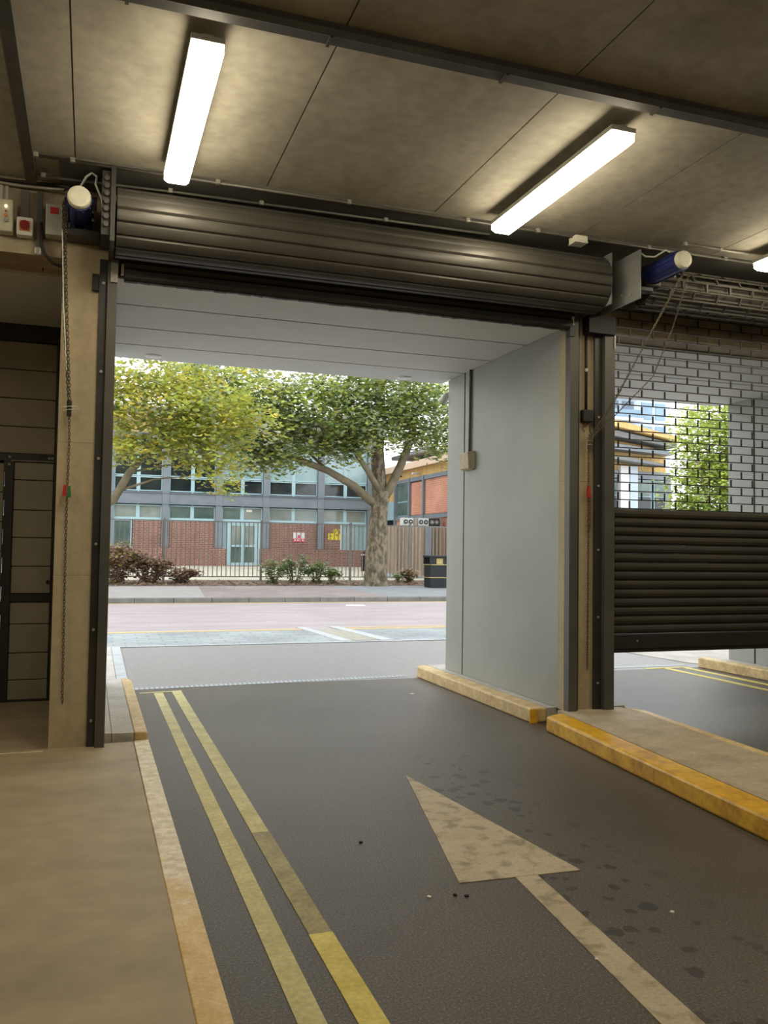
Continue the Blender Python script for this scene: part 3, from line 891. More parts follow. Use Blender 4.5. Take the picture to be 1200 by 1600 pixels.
c = thing('hoist_chain', (4.7, 7.3, .5), 'steel hoist chain slung from the right motor down the narrow column', 'chain')
m = MB()
chain(m, [(5.19, 6.55, 4.36), (5.03, 6.90, 3.75), (4.87, 7.15, 3.25), (4.70, 7.34, 2.86)], .026, .013, .0026)
chain(m, [(5.17, 6.55, 4.30), (5.0, 6.92, 3.68), (4.86, 7.17, 3.2), (4.71, 7.35, 2.82)], .026, .013, .0026)
chain(m, [(5.2, 6.5, 4.3), (5.25, 6.8, 3.87), (5.17, 7.0, 3.42)], .026, .014, .003)
chain(m, [(5.17, 7.0, 3.42), (4.92, 7.27, 3.06), (4.71, 7.36, 2.84)], .026, .012, .0025)
m.build('links', 'chain', c, kind='stuff')
m = MB()
chain(m, [(4.70, 7.40, 2.72), (4.705, 7.405, 1.6), (4.70, 7.405, .54)])
chain(m, [(4.712, 7.40, 2.3), (4.713, 7.405, 1.9)], .03, .024, .006)
m.build('links', 'rust', c, kind='stuff')
MB().tube([(4.705, 7.37, 2.87), (4.70, 7.39, 2.72)], [.02, .018], 8).build('binding', 'chain', c)
for zz in (2.84, 2.80, 2.76):
    MB().tube([(4.66, 7.39, zz), (4.70, 7.36, zz+.01), (4.74, 7.38, zz-.005)], .004, 5).build('loop', 'galv', c)
MB().hexa([(4.685, 7.385, 2.24), (4.715, 7.385, 2.24), (4.715, 7.41, 2.24), (4.685, 7.41, 2.24)], [(4.69, 7.385, 2.35), (4.71, 7.385, 2.35), (4.71, 7.41, 2.35), (4.69, 7.41, 2.35)]).build('pull_tag', 'red', c, label='worn red tag')
# isolator on the narrow column with its conduit
conduit('black_conduit', [(4.675, 7.41, 3.12), (4.675, 7.41, 3.60), (4.672, 7.41, 3.93)], .014, 'rubber', 'black conduit dropping to the small switch box on the narrow column', [(4.675, 7.41, 3.52)])
b = thing('switch_box', (4.675, 7.39, 2.99), 'small black switch box on the narrow column', 'switch')
box('housing', 'rubber', 4.617, 4.735, 7.36, 7.428, 2.995, 3.115, b, bevel=.008)
MB().tube([(4.645, 7.39, 2.99), (4.62, 7.39, 2.92), (4.65, 7.39, 2.90)], .004, 6).build('cable_tail', 'rubber', b)
MB().tube([(4.70, 7.39, 2.99), (4.71, 7.39, 2.90), (4.74, 7.39, 2.87)], .005, 6).build('cable_tail', 'rubber', b)

# ------------------------------------------------------------------ wall boxes by the left column
b = thing('control_box', (-.71, 7.36, 4.17), 'beige push-button control box at the left edge of the beam', 'control box')
box('housing', 'beige', -.80, -.645, 7.31, 7.418, 4.175, 4.435, b, bevel=.01)
for zz, mm, rr in ((4.375, 'led', .010), (4.335, 'red', .006), (4.30, 'orange', .013), (4.262, 'galv', .015)):
    disc(MB(), (-.697, 7.305, zz), (0, 1, 0), rr, .014, 12).build('button' if mm != 'led' else 'indicator', mm, b)
for x in (-.74, -.70):
    MB().tube([(x, 7.37, 4.43), (x, 7.37, 4.56)], .014, 8).build('gland', 'galv', b)
b = thing('isolator_switch', (-.555, 7.36, 4.16), 'square white isolator with dark red rotary knob', 'switch')
box('housing', 'white', -.618, -.498, 7.33, 7.418, 4.168, 4.315, b, bevel=.008)
box('face', 'orange', -.597, -.52, 7.326, 7.331, 4.20, 4.285, b, label='orange face plate')
disc(MB(), (-.557, 7.315, 4.243), (0, 1, 0), .037, .03, 16).build('knob', 'darkred', b)
box('grip', 'darkred', -.567, -.547, 7.295, 7.31, 4.212, 4.274, b)
box('surface_duct', 'conduit', -.60, -.53, 7.38, 7.418, 4.316, 4.55, label='grey duct rising from the white isolator', cat='trunking')
box('surface_duct', 'trunk', -.475, -.435, 7.37, 7.418, 4.06, 4.56, label='black vertical duct between isolator and red-labelled panel', cat='trunking')
b = thing('control_cabinet', (-.33, 7.34, 4.18), 'grey shutter control panel with red label beside the blue motor', 'control box')
box('housing', 'greybox', -.402, -.255, 7.29, 7.418, 4.185, 4.438, b, bevel=.008)
box('warning_label', 'red', -.368, -.305, 7.287, 7.2905, 4.355, 4.41, b, label='red warning label')
box('side_label', 'orange', -.2552, -.2542, 7.31, 7.40, 4.25, 4.40, b)
for zz in (4.40, 4.26):
    disc(MB(), (-.27, 7.285, zz), (0, 1, 0), .012, .014, 8).build('screw', 'galv', b)
conduit('cable', [(-1.6, 7.36, 4.585), (-.8, 7.36, 4.58), (-.62, 7.36, 4.575), (-.48, 7.36, 4.58), (-.36, 7.33, 4.575), (-.27, 7.25, 4.55)], .011, 'galv', 'pale cable running above the wall boxes to the motor', [], cat='cable')
conduit('cable', [(-1.6, 7.39, 4.62), (-.7, 7.39, 4.615), (-.42, 7.37, 4.62), (-.30, 7.3, 4.60), (-.22, 7.2, 4.55)], .014, 'rubber', 'black cable above the wall boxes on the beam', [], cat='cable')
conduit('cable', [(-.435, 7.37, 4.30), (-.43, 7.36, 4.12), (-.40, 7.37, 4.04), (-.34, 7.38, 3.98), (-.28, 7.385, 3.965), (-.262, 7.39, 3.966)], .013, 'rubber', 'black cable looping from the duct to the left column', [], cat='cable')
box('cable_boot', 'galv', -.485, -.43, 7.36, 7.418, 4.03, 4.10, label='crumpled grey cable boot at the corner of the beam', cat='fitting', bevel=.015)

# ------------------------------------------------------------------ panelled door in the left recess
YD = 9.78
d = struct(thing('door_1', (-2, YD, .05), 'olive-grey panelled sectional door with a black-framed wicket', 'door'))
box('header', 'steel_black', XL, -.30, YD-.05, YD+.1, 3.845, 4.045, d)
box('jamb', 'steel_black', -.375, -.20, YD-.02, YD+.2, .045, 3.86, d)
zs = [2.648, 2.936, 3.237, 3.544, 3.842]
for za, zb_ in zip(zs, zs[1:]):
    box('panel', 'doorpanel', XL, -.378, YD, YD+.05, za+.004, zb_-.004, d, bevel=.006)
box('frame_rail', 'steel_black', XL, -.375, YD-.02, YD+.05, 2.572, 2.647, d)
box('sill_strip', 'galv', -.80, -.378, YD-.025, YD-.02, 2.568, 2.576, d)
box('stile', 'steel_black', -.855, -.772, YD-.02, YD+.05, .045, 2.571, d)
zs = [.06, .27, .551, .853, 1.085, None, 1.172, 1.459, 1.762, 2.053, 2.372, 2.565]
for za, zb_ in zip(zs, zs[1:]):
    if za is None or zb_ is None:
        continue
    box('panel', 'doorlow', -.768, -.380, YD+.004, YD+.05, za+.004, zb_-.004, d, bevel=.006)
box('rail', 'steel_black', -.772, -.378, YD-.012, YD+.05, 1.088, 1.169, d)
box('bottom_rail', 'steel_black', XL, -.378, YD-.012, YD+.05, .045, .066, d)
disc(MB(), (-.405, YD, 1.295), (0, 1, 0), .018, .03, 10).build('lock', 'rubber', d)
for x, z in ((-.425, 2.61), (-.395, 2.61), (-.815, 2.61), (-.815, 2.53)):
    disc(MB(), (x, YD-.024, z), (0, 1, 0), .013, .012, 8).build('bolt', 'galv', d)
box('backing', 'dark_gap', XL, -.3, YD+.051, YD+.08, 2.572, 3.86, d)
box('backing', 'dark_gap', -.855, -.3, YD+.051, YD+.08, .045, 2.572, d)
box('backing', 'dark_gap', XL, -.866, YD+.051, YD+.08, .045, 2.572, d)
for i in range(8):   # hinged half of the wicket, a hair's breadth open: daylight shows between
    za = .07+.31*i
    box('panel', 'doorpanel', XL, -.866, YD+.004, YD+.05, za, za+.302, d, bevel=.006)
for i in range(9):
    box('hinge_block', 'steel_black', -.868, -.854, YD-.01, YD+.05, .30*i+.05, .30*i+.19, d)

# ------------------------------------------------------------------ fittings on the dividing wall
conduit('steel_conduit', [(4.43, 9.655, 2.90), (4.43, 9.65, 3.40), (4.432, 9.645, 3.94)], .017, 'conduit', 'vertical steel conduit on the grey dividing wall', [(4.435, 9.65, 3.83)])
b = thing('switch_box', (4.40, 9.65, 2.69), 'beige metal switch box below the conduit on the grey wall', 'switch')
MB().hexa([(4.365, 9.535, 2.70), (4.449, 9.535, 2.68), (4.449, 9.80, 2.68), (4.365, 9.80, 2.70)], [(4.350, 9.535, 2.90), (4.449, 9.535, 2.92), (4.449, 9.80, 2.92), (4.350, 9.80, 2.90)]).build('housing', 'column', b, bevel=.008)
box('cover', 'beige', 4.40, 4.448, 9.525, 9.535, 2.70, 2.90, b)
b = thing('wall_lamp', (4.42, 10.5, 3.7), 'small white outdoor lamp on the far edge of the grey wall', 'light')
MB().tube([(4.50, 10.395, 3.78), (4.46, 10.46, 3.75), (4.41, 10.5, 3.66)], [.03, .05, .06], 12).build('shade', 'white', b, smooth=True)
MB().box(4.47, 4.55, 10.381, 10.40, 3.72, 3.84).build('bracket', 'white', b)

# specks on the lane
for i, (x, y, mm, sz, lab) in enumerate((
        (1.62, 3.95, 'scrap', .014, 'white paper scrap left of the arrow tail'), (3.63, 9.45, 'scrap', .035, 'white paper scrap by the long kerb'),
        (2.05, 3.15, 'scrap', .009, 'tiny white crumb left of the arrow shaft'), (1.75, 3.93, 'pebble', .013, 'dark pebble left of the arrow head corner'),
        (1.80, 3.90, 'pebble', .012, 'second dark pebble left of the arrow head corner'), (1.53, 4.78, 'pebble', .012, 'dark pebble between yellow line and arrow'),
        (2.66, 3.45, 'scrap', .012, 'white scrap among the oil drips'), (3.25, 3.30, 'scrap', .012, 'white scrap between drips and island'))):
    vs_ = []
    n = 7
    for kk in range(n):
        th = 2*math.pi*kk/n
        vs_.append((x+sz*math.cos(th)*R.uniform(.6, 1.1), y+sz*math.sin(th)*R.uniform(.6, 1.1)))
    MB().prism(vs_, 0.0, .005 if mm == 'scrap' else .009).build('paper_scrap' if mm == 'scrap' else 'pebble', mm, label=lab, cat='litter' if mm == 'scrap' else 'pebble')

# ------------------------------------------------------------------ street and forecourt
GX0_, GX1_ = -30, 75
def ground(name, m, y0, y1, off, label, cat='ground', x0=GX0_, x1=GX1_, depth=.3):
    return struct(MB().prism([(x0, y0), (x1, y0), (x1, y1), (x0, y1)], lambda x, y: gz(y)+off-depth, lambda x, y: gz(y)+off).build(name, m, org=(0, 0, 0), label=label, cat=cat))
ground('street_setts', 'band', 14.1, 15.72, .008, 'pale blue-grey sett band along the near edge of the street', 'paving')
ground('street_road', 'pink', 15.72, 21.3, 0, 'pinkish-grey street surface with wavy cracks', 'road')
for x0, x1, lab in ((XR, GX1_, 'forecourt to the right of the gateways'), (GX0_, XL, 'forecourt to the left of the gateways')):
    struct(MB().prism([(x0, 9), (x1, 9), (x1, 11), (x1, 14.1), (x0, 14.1), (x0, 11)], -.3, lambda x, y: gz(y)).build('forecourt_paving', 'outer_concrete', org=(0, 0, 0), label=lab, cat='paving'))
struct(MB().prism([(9.6, 9.8), (13.6, 9.8), (13.6, 11), (13.6, 14.1), (7.9, 14.1), (8.8, 11)], -.1, lambda x, y: gz(y)+.012).build('side_paving', 'outer_concrete', org=(0, 0, 0), label='pale paving right of the right lane mouth', cat='paving'))
def strip(poly, m, name, label, cat, off=.006, group=None):
    return MB().prism(poly, lambda x, y: gz(y)+off-.01, lambda x, y: gz(y)+off).build(name, m, label=label, cat=cat, group=group)
st = thing('sett_edging', (4, 14.1, .09), 'row of white-grey edging stones between lane and sett band', 'edging')
for i in range(30):
    x = -3+.6*i
    MB().prism([(x, 14.02+.004*i), (x+.59, 14.02+.004*i), (x+.59, 14.14+.004*i), (x, 14.14+.004*i)], .0, .105).build('edging_stone', 'setts_edge', st)
strip([(-12, 15.60), (3.9, 15.86), (3.9, 15.98), (-12, 15.72)], 'roadline', 'street_line', 'yellow street line left of the tactile crossing', 'road marking', group='street lines')
strip([(4.6, 15.78), (30, 16.35), (30, 16.45), (4.6, 15.88)], 'roadline', 'street_line', 'yellow street line right of the tactile crossing, nearest the lane', 'road marking', group='street lines')
strip([(4.5, 16.02), (30, 16.6), (30, 16.68), (4.5, 16.10)], 'roadline', 'street_line', 'second yellow street line right of the tactile crossing', 'road marking', group='street lines')
strip([(-20, 21.14), (40, 21.14), (40, 21.24), (-20, 21.24)], 'roadline', 'street_line', 'pale yellow line along the far kerb', 'road marking', group='street lines')
strip([(3.80, 16.2), (3.98, 16.2), (4.36, 14.2), (4.14, 14.2)][::-1], 'setts_edge', 'crossing_edge', 'white stone strip on the left of the tactile crossing', 'edging', .014)
strip([(4.46, 16.2), (4.66, 16.2), (5.12, 14.2), (4.88, 14.2)][::-1], 'setts_edge', 'crossing_edge', 'white stone strip on the right of the tactile crossing', 'edging', .014)
strip([(4.06, 15.7), (4.52, 15.7), (4.86, 14.25), (4.38, 14.25)][::-1], 'tactile', 'tactile_paving', 'beige tactile paving between two white stone strips', 'paving', .012)
strip([(6.0, 20.2), (6.5, 20.2), (6.55, 20.5), (6.1, 20.55)], 'scrap', 'paint_patch', 'small white patch on the pink street near the far kerb', 'road marking')
strip([(9.4, 18.0), (9.62, 18.0), (9.62, 18.1), (9.4, 18.12)], 'scrap', 'paint_patch', 'tiny white patch on the pink street near the wall', 'road marking')
kb = struct(thing('far_kerb', (5, 21.3, .3), 'grey kerbstones along the far side of the street', 'kerb'))
y0, y1 = 21.30, 21.46
k0 = MB()
k0.hexa([(0, y0, gz(y0)-.1), (.905, y0, gz(y0)-.1), (.905, y1, gz(y1)-.1), (0, y1, gz(y1)-.1)], [(0, y0+.012, gz(y0)+.118), (.905, y0+.012, gz(y0)+.118), (.905, y1, gz(y1)+.124), (0, y1, gz(y1)+.124)])
for i in range(42):
    x = -9+.915*i
    if i == 0:
        ks = k0.build('kerbstone', 'kerbstone', org=(0, 0, 0), bevel=.01)
        ks.parent = kb
        ks.location = Vector((x, 0, 0))-ORG[kb.name]
        ORG[ks.name] = ORG[kb.name]
    else:
        share(ks, 'kerbstone', kb, Vector((x, 0, 0))-ORG[kb.name])
ground('pavement', 'pave_grey', 21.46, 25.2, .12, 'grey far pavement behind the kerb', 'pavement')
struct(MB().prism([(2.75, 21.47), (7.55, 21.47), (6.9, 25.0), (3.0, 25.0)], lambda x, y: gz(y)+.1, lambda x, y: gz(y)+.124).build('block_paving', 'pave_block', org=(0, 0, 0), label='reddish block paving patch in the far pavement', cat='paving'))
struct(MB().prism([(7.55, 21.47), (30, 21.47), (30, 25.15), (6.9, 25.0)], lambda x, y: gz(y)+.1, lambda x, y: gz(y)+.126).build('tarmac_patch', 'pave_dark', org=(0, 0, 0), label='dark tarmac patch in the far pavement before the tree', cat='paving'))
ground('verge', 'soil', 25.2, 27.6, .13, 'strip of bare soil under the railings', 'soil')
ground('yard', 'yard', 27.6, 110, .12, 'pale paved yard behind the railings', 'yard')

# ------------------------------------------------------------------ railings
FY = 27.22
fz = gz(FY)+.13
fe = thing('railing_fence', (4, FY, fz), 'grey metal railings with slim upright bars before the brick building', 'fence')
for z in (fz+.13, fz+1.86):
    MB().box(-9, 12.4, FY-.014, FY+.014, z-.018, z+.018).build('rail', 'railing', fe)
fpost = [-6.2, -3.4, -.62, 2.19, 5.22, 8.2, 10.31, 12.4]
for x in fpost:
    MB().box(x-.035, x+.035, FY-.035, FY+.035, fz-.1, fz+1.93).build('post', 'railing', fe)
br = None
x = -9
while x < 12.35:
    if br is None:
        br = MB().box(-.0125, .0125, FY-.0125, FY+.0125, fz+.13, fz+1.86).build('upright', 'railing', org=(0, 0, 0))
        br.parent = fe
        br.location = Vector((x, 0, 0))-ORG[fe.name]
    else:
        share(br, 'upright', fe, Vector((x, 0, 0))-ORG[fe.name])
    x += .141

# ------------------------------------------------------------------ brick office building
BYF = 36.2
bz = gz(BYF)+.12
ob = thing('office_building', (4, BYF, bz), 'brown brick office with blue-grey steel frame and pale blue windows', 'building')
posts = [-7.9, -5.75, -3.6, -1.42, .75, 2.93, 5.10, 7.10, 9.50, 11.76]
box('core', 'dark_gap', -8, 11.85, BYF+.25, BYF+9, bz-.2, 7.0, ob)
box('plinth', 'brick', -8, 5.42, BYF-.12, BYF+.2, bz-.1, 1.62, ob)
box('plinth', 'brick', 6.86, 11.85, BYF-.12, BYF+.2, bz-.1, 1.62, ob)
box('door_step', 'brick', 5.42, 6.86, BYF-.12, BYF+.2, bz-.15, bz+.03, ob)
for x in (4.85, 9.3):
    box('plinth_pier', 'brick', x, x+.10, BYF-.16, BYF-.12, bz-.1, 1.62, ob)
def window(x0, x1, z0, z1, m, y=BYF, fr=.045):
    p = box('window', 'frameblue', x0, x1, y+.05, y+.08, z0, z1, ob)
    g = MB()
    for a_ in ((x0, x0+fr, z0, z1), (x1-fr, x1, z0, z1), (x0+fr, x1-fr, z0, z0+fr), (x0+fr, x1-fr, z1-fr, z1)):
        g.box(a_[0], a_[1], y-.005, y+.05, a_[2], a_[3])
    g.build('window_frame', 'frameblue', p)
    box('pane', m, x0+fr, x1-fr, y+.04, y+.049, z0+fr, z1-fr, p)
    return p
gl = ['glassgrey', 'glassgrey', 'glassgreen', 'glassgreen']
for i in range(len(posts)-1):
    a_, b_ = posts[i]+.14, posts[i+1]-.14
    mid = (a_+b_)/2
    # clerestory
    for q, (u, v) in enumerate(((a_, mid-.03), (mid+.03, b_))):
        window(u, v, 2.80, 3.36, ['glassgrey', 'glassgrey', 'glassgreen', 'glassgrey'][(i+q) % 4] if i != 5 else 'glassgreen')  # reflected sky is painted into these paler pane colours
        window(u, v, 3.92, 4.52, 'glassdark')
        window(u, v, 4.54, 6.05, 'glassdark' if i < 6 else 'glassblue')  # right-hand bays: pale reflection painted as blue pane colour
    box('mullion', 'frameblue', mid-.03, mid+.03, BYF-.01, BYF+.07, 2.80, 6.05, ob)
    box('sill', 'frameblue', a_, b_, BYF-.02, BYF+.1, 2.735, 2.80, ob)
    if i == 6:      # entrance
        window(5.24, 5.50, 1.62, 2.735, 'glassblue')
        dz = bz+.03
        box('door_frame', 'frameblue', 5.47, 5.60, BYF-.04, BYF+.1, dz, 2.74, ob)
        box('door_frame', 'frameblue', 6.72, 6.94, BYF-.04, BYF+.1, dz, 2.74, ob)
        box('door_frame', 'frameblue', 5.60, 6.72, BYF-.04, BYF+.1, 2.66, 2.74, ob)
        for u, v in ((5.60, 6.155), (6.165, 6.72)):
            lf = MB()
            for w_ in ((u, u+.07, dz, 2.66), (v-.07, v, dz, 2.66), (u+.07, v-.07, dz, dz+.12), (u+.07, v-.07, dz+.78, dz+.86), (u+.07, v-.07, 2.58, 2.66)):
                lf.box(w_[0], w_[1], BYF-.02, BYF+.04, w_[2], w_[3])
            lf = lf.build('door_leaf', 'frameblue', ob)
            box('pane', 'glassgreen', u+.07, v-.07, BYF+.0, BYF+.02, dz+.12, dz+.78, lf)
            box('pane', 'glassgrey', u+.07, v-.07, BYF+.0, BYF+.02, dz+.86, 2.58, lf)
        box('door_handle', 'galv', 6.20, 6.24, BYF-.07, BYF-.03, 1.55, 2.0, ob)
    elif i in (4, 2):
        window(a_, 1.62 if i == 4 else mid, 1.62, 2.735, 'glassgreen')
        box('brick_panel', 'brick', 1.65 if i == 4 else mid, b_, BYF-.03, BYF+.15, 1.62, 2.735, ob)
    elif i == 8:
        box('brick_panel', 'brick', a_, 10.44, BYF-.03, BYF+.15, 1.62, 2.735, ob)
        window(10.47, b_, 1.62, 2.735, 'glassblue')
    else:
        box('brick_panel', 'brick', a_, b_, BYF-.03, BYF+.15, 1.62, 2.735, ob)
box('backing', 'steelblue', -8, 11.85, BYF+.16, BYF+.25, 1.5, 6.1, ob)
for x in posts:
    g = MB()
    g.box(x-.14, x+.14, BYF-.13, BYF-.105, 1.63, 6.1)
    g.box(x-.02, x+.02, BYF-.105, BYF+.06, 1.63, 6.1)
    g.box(x-.14, x+.14, BYF+.06, BYF+.085, 1.63, 6.1)
    g.build('steel_post', 'steelblue', ob)
for za, zb_ in ((3.40, 3.88),):
    g = MB()
    g.box(-8, 11.85, BYF-.10, BYF-.08, za+.03, zb_-.03)
    g.box(-8, 11.85, BYF-.16, BYF+.05, zb_-.03, zb_)
    g.box(-8, 11.85, BYF-.16, BYF+.05, za, za+.03)
    g.build('floor_beam', 'steelblue', ob)
box('head_beam', 'steelblue', -8, 11.85, BYF-.14, BYF+.2, 6.08, 6.32, ob)
box('end_post', 'steelblue', 11.76, 11.98, BYF-.14, BYF+.3, bz, 6.3, ob)
x = -8
while x < 11.7:
    box('cladding_board', 'timberclad', x, x+.29, BYF-.12, BYF+.2, 6.32, 7.0, ob)
    x += .30
box('roof', 'roofdark', -8.4, 12.3, BYF-.9, BYF+9.4, 7.0, 7.25, ob)
box('ceiling_light', 'white', 6.28, 6.52, BYF+.035, BYF+.0395, 3.17, 3.27, ob)
ob.children[-1].data.materials.clear()
ob.children[-1].data.materials.append(emit('office_light', (1, 1, .95), 2.0))
sg = thing('wall_sign', (8.57, BYF, 1.95), 'white sign with a red lower band on the brick wall', 'sign')
box('board', 'signwhite', 8.31, 8.83, BYF-.05, BYF-.035, 1.94, 2.34, sg)
box('red_band', 'signred', 8.31, 8.83, BYF-.054, BYF-.05, 1.94, 2.08, sg)
for i in range(4):
    box('white_mark', 'signwhite', 8.36+.115*i, 8.43+.115*i, BYF-.057, BYF-.054, 1.98, 2.04, sg)
disc(MB(), (8.56, BYF-.052, 2.20), (0, 1, 0), .05, .006, 12).build('red_emblem', 'signred', sg)
box('red_emblem', 'signred', 8.50, 8.62, BYF-.054, BYF-.05, 2.10, 2.155, sg)
sg = thing('wall_sign', (10.1, BYF, 2.0), 'yellow warning sign stepped to two heights beside the window', 'sign')
box('board', 'signyellow', 9.87, 10.42, BYF-.05, BYF-.035, 2.05, 2.34, sg)
box('board', 'signyellow', 10.10, 10.40, BYF-.052, BYF-.035, 2.34, 2.52, sg)
MB().tube([(10.2, BYF-.06, 2.36), (10.22, BYF-.06, 2.46), (10.30, BYF-.06, 2.49), (10.37, BYF-.06, 2.44), (10.37, BYF-.06, 2.32)], .014, 6).build('symbol', 'signink', sg)
box('symbol', 'signink', 9.92, 10.05, BYF-.055, BYF-.05, 2.20, 2.23, sg)
box('symbol', 'signink', 10.22, 10.30, BYF-.055, BYF-.05, 2.24, 2.29, sg)
bo = thing('bollard', (10.47, 33, gz(33)), 'black bollard with pale collar standing in the yard beside the tree trunk', 'bollard')
MB().tube([(10.48, 33, gz(33)+.1), (10.48, 33, 1.50), (10.48, 33, 1.58)], [.075, .075, .05], 12).build('shaft', 'bin', bo)
MB().tube([(10.48, 33, 1.42), (10.48, 33, 1.47)], .08, 12).build('collar', 'signwhite', bo)

# ------------------------------------------------------------------ brick wing at right angles
wg = thing('brick_wing', (14, 32, .8), 'orange brick wing with timber eaves behind the timber fence', 'building')
WX = 12.5
wz = .7
box('core', 'dark_gap', WX+.25, 18.2, 28.8, 45, wz-.3, 5.0, wg)
for ya, yb_, za, zb_ in ((28.7, 31.35, 3.08, 4.45), (31.5, 32.9, 3.08, 4.42)):
    box('brick_panel', 'brickred', WX, WX+.25, ya, yb_, za, zb_, wg)
box('brick_panel', 'brickred', WX, WX+.25, 28.7, 36, wz-.2, 2.9, wg)
for yy in (28.65, 31.42, 33.0, 34.72):
    box('steel_post', 'steelblue', WX-.10, WX+.1, yy-.075, yy+.075, wz, 4.62, wg)
box('rail_beam', 'steelblue', WX-.06, WX+.2, 28.6, 34.8, 2.9, 3.06, wg)
box('rail_beam', 'steelblue', WX-.06, WX+.2, 28.6, 34.8, 4.46, 4.62, wg)
wn = box('window', 'frameblue', WX+.05, WX+.2, 33.08, 34.64, 3.08, 4.46, wg)
for ya, yb_, za, zb_ in ((33.12, 33.83, 3.12, 3.66), (33.89, 34.6, 3.12, 3.66), (33.12, 33.83, 3.72, 4.42), (33.89, 34.6, 3.72, 4.42)):
    box('pane', 'glassgreen', WX+.03, WX+.06, ya, yb_, za, zb_, wn)
box('link_panel', 'frameblue', WX, WX+.2, 34.8, 36.2, 2.9, 3.75, wg)
box('link_window', 'glassdark', WX-.02, WX+.05, 34.9, 35.9, 2.45, 2.95, wg)
y = 28.4
while y < 36:
    box('cladding_board', 'timberclad', WX+.02, WX+.2, y, y+.29, 4.62 if y < 34.6 else 3.75, 5.02, wg)
    y += .30
rf = MB()
rf.hexa([(WX-.30, 28.0, 4.95), (18.6, 28.0, 5.9), (18.6, 45, 5.9), (WX-.30, 45, 4.95)], [(WX-.30, 28.0, 5.22), (18.6, 28.0, 6.15), (18.6, 45, 6.15), (WX-.30, 45, 5.22)])
rf.build('roof', 'roofpink', wg)
box('floodlight', 'signwhite', WX-.35, WX-.05, 31.85, 32.0, 4.70, 4.76, wg)
for yy in (34.1, 34.45):
    box('sensor', 'steel_black', WX-.06, WX+.02, yy, yy+.07, 4.75, 4.81, wg)
box('end_wall', 'brickred', WX+.25, 18.2, 28.6, 28.8, wz-.2, 5.0, wg)
rt = thing('roof_walkway', (15, 34, 5.9), 'dark roof walkway with railing above the brick wing', 'walkway')
box('deck', 'roofdark', 13.4, 20, 34, 38, 5.86, 6.02, rt)
box('top_rail', 'steelblue', 13.7, 20, 34.05, 34.09, 6.62, 6.66, rt)
for i in range(22):
    box('baluster', 'steelblue', 13.8+.28*i, 13.83+.28*i, 34.05, 34.08, 6.02, 6.62, rt)

# ------------------------------------------------------------------ timber fence, plant units, litter bin
tf = thing('timber_fence', (11, 28.3, .7), 'brown vertical board fence behind the railings right of the trunk', 'fence')
TY0, TY1 = 28.9, 28.2
for i in range(30):
    x = 9.72+.118*i
    y = TY0+(TY1-TY0)*i/22
    dy = R.uniform(-.012, .012)
    if 14 <= i <= 15:
        continue
    box('board', 'board' if i < 16 else 'boarddark', x, x+.105, y+dy, y+dy+.025, .86-.011*i, 2.50+R.uniform(-.008, .008), tf)
MB().hexa([(9.72, TY0-.06, .5), (13.3, TY1-.06-.25, .4), (13.3, TY1, .4), (9.72, TY0+.1, .5)], [(9.72, TY0-.06, .85), (13.3, TY1-.06-.25, .62), (13.3, TY1, .62), (9.72, TY0+.1, .85)]).build('plinth', 'setts_edge', tf)
box('grey_post', 'steelblue', 11.36, 11.58, 28.40, 28.50, .6, 2.52, tf)
MB().hexa([(9.72, TY0+.03, 2.30), (13.2, TY1-.2, 2.30), (13.2, TY1-.15, 2.30), (9.72, TY0+.08, 2.30)], [(9.72, TY0+.03, 2.38), (13.2, TY1-.2, 2.38), (13.2, TY1-.15, 2.38), (9.72, TY0+.08, 2.38)]).build('rail', 'boarddark', tf)
box('plant_deck', 'roofdark', 10.5, 12.38, 29.25, 30.4, .65, 2.56, label='dark housing carrying the air-conditioning units behind the timber fence', cat='deck')
for x, w_, mm, lab in ((10.80, .42, 'acgrey', 'white twin-fan unit leftmost above the timber fence'), (11.24, .14, 'acbrown', 'narrow brown unit second from left above the timber fence'), (11.40, .42, 'acgrey', 'white twin-fan unit in the middle above the timber fence'), (11.84, .40, 'bin', 'black twin-fan unit right of the middle above the timber fence'), (12.26, .10, 'acbrown', 'brown unit at the right end above the timber fence')):
    u = thing('condenser_unit', (x, 29.3, 2.56), lab, 'air conditioner', 'units above the timber fence')
    box('casing', mm, x, x+w_, 29.27, 29.6, 2.56, 2.84, u, bevel=.01)
    if w_ > .2:
        for q in (.27, .73):
            disc(MB(), (x+w_*q, 29.265, 2.70), (0, 1, 0), .085, .02, 14).build('fan_grille', 'steel_black' if mm != 'bin' else 'railing', u)
            disc(MB(), (x+w_*q, 29.25, 2.70), (0, 1, 0), .03, .02, 8).build('fan_hub', 'acgrey', u)
bn = thing('litter_bin', (10.2, 24.5, gz(24.5)+.12), 'square black litter bin with gold bands by the grey wall', 'bin')
b0 = gz(24.5)+.126
bx0, bx1, by0, by1 = 9.83, 10.50, 24.2, 24.75
box('body', 'bin', bx0+.02, bx1-.02, by0+.02, by1-.02, b0, b0+.70, bn, bevel=.01)
for x, y in ((bx0, by0), (bx1-.05, by0), (bx0, by1-.05), (bx1-.05, by1-.05)):
    box('corner_post', 'bin', x, x+.05, y, y+.05, b0+.70, b0+.92, bn)
box('inner_back', 'bin', bx0+.05, bx1-.05, by1-.06, by1-.03, b0+.70, b0+.92, bn)
box('aperture_plate', 'gold', bx0+.24, bx0+.45, by0+.06, by0+.08, b0+.72, b0+.90, bn)
for x0, x1 in ((bx0+.05, bx0+.19), (bx0+.48, bx1-.05)):
    box('front_panel', 'bin', x0, x1, by0+.005, by0+.03, b0+.70, b0+.92, bn)
box('lid', 'bin', bx0-.015, bx1+.015, by0-.015, by1+.015, b0+.92, b0+.98, bn, bevel=.012)
for z in (.30, .69):
    box('gold_band', 'gold', bx0, bx1, by0, by1, b0+z, b0+z+.018, bn)

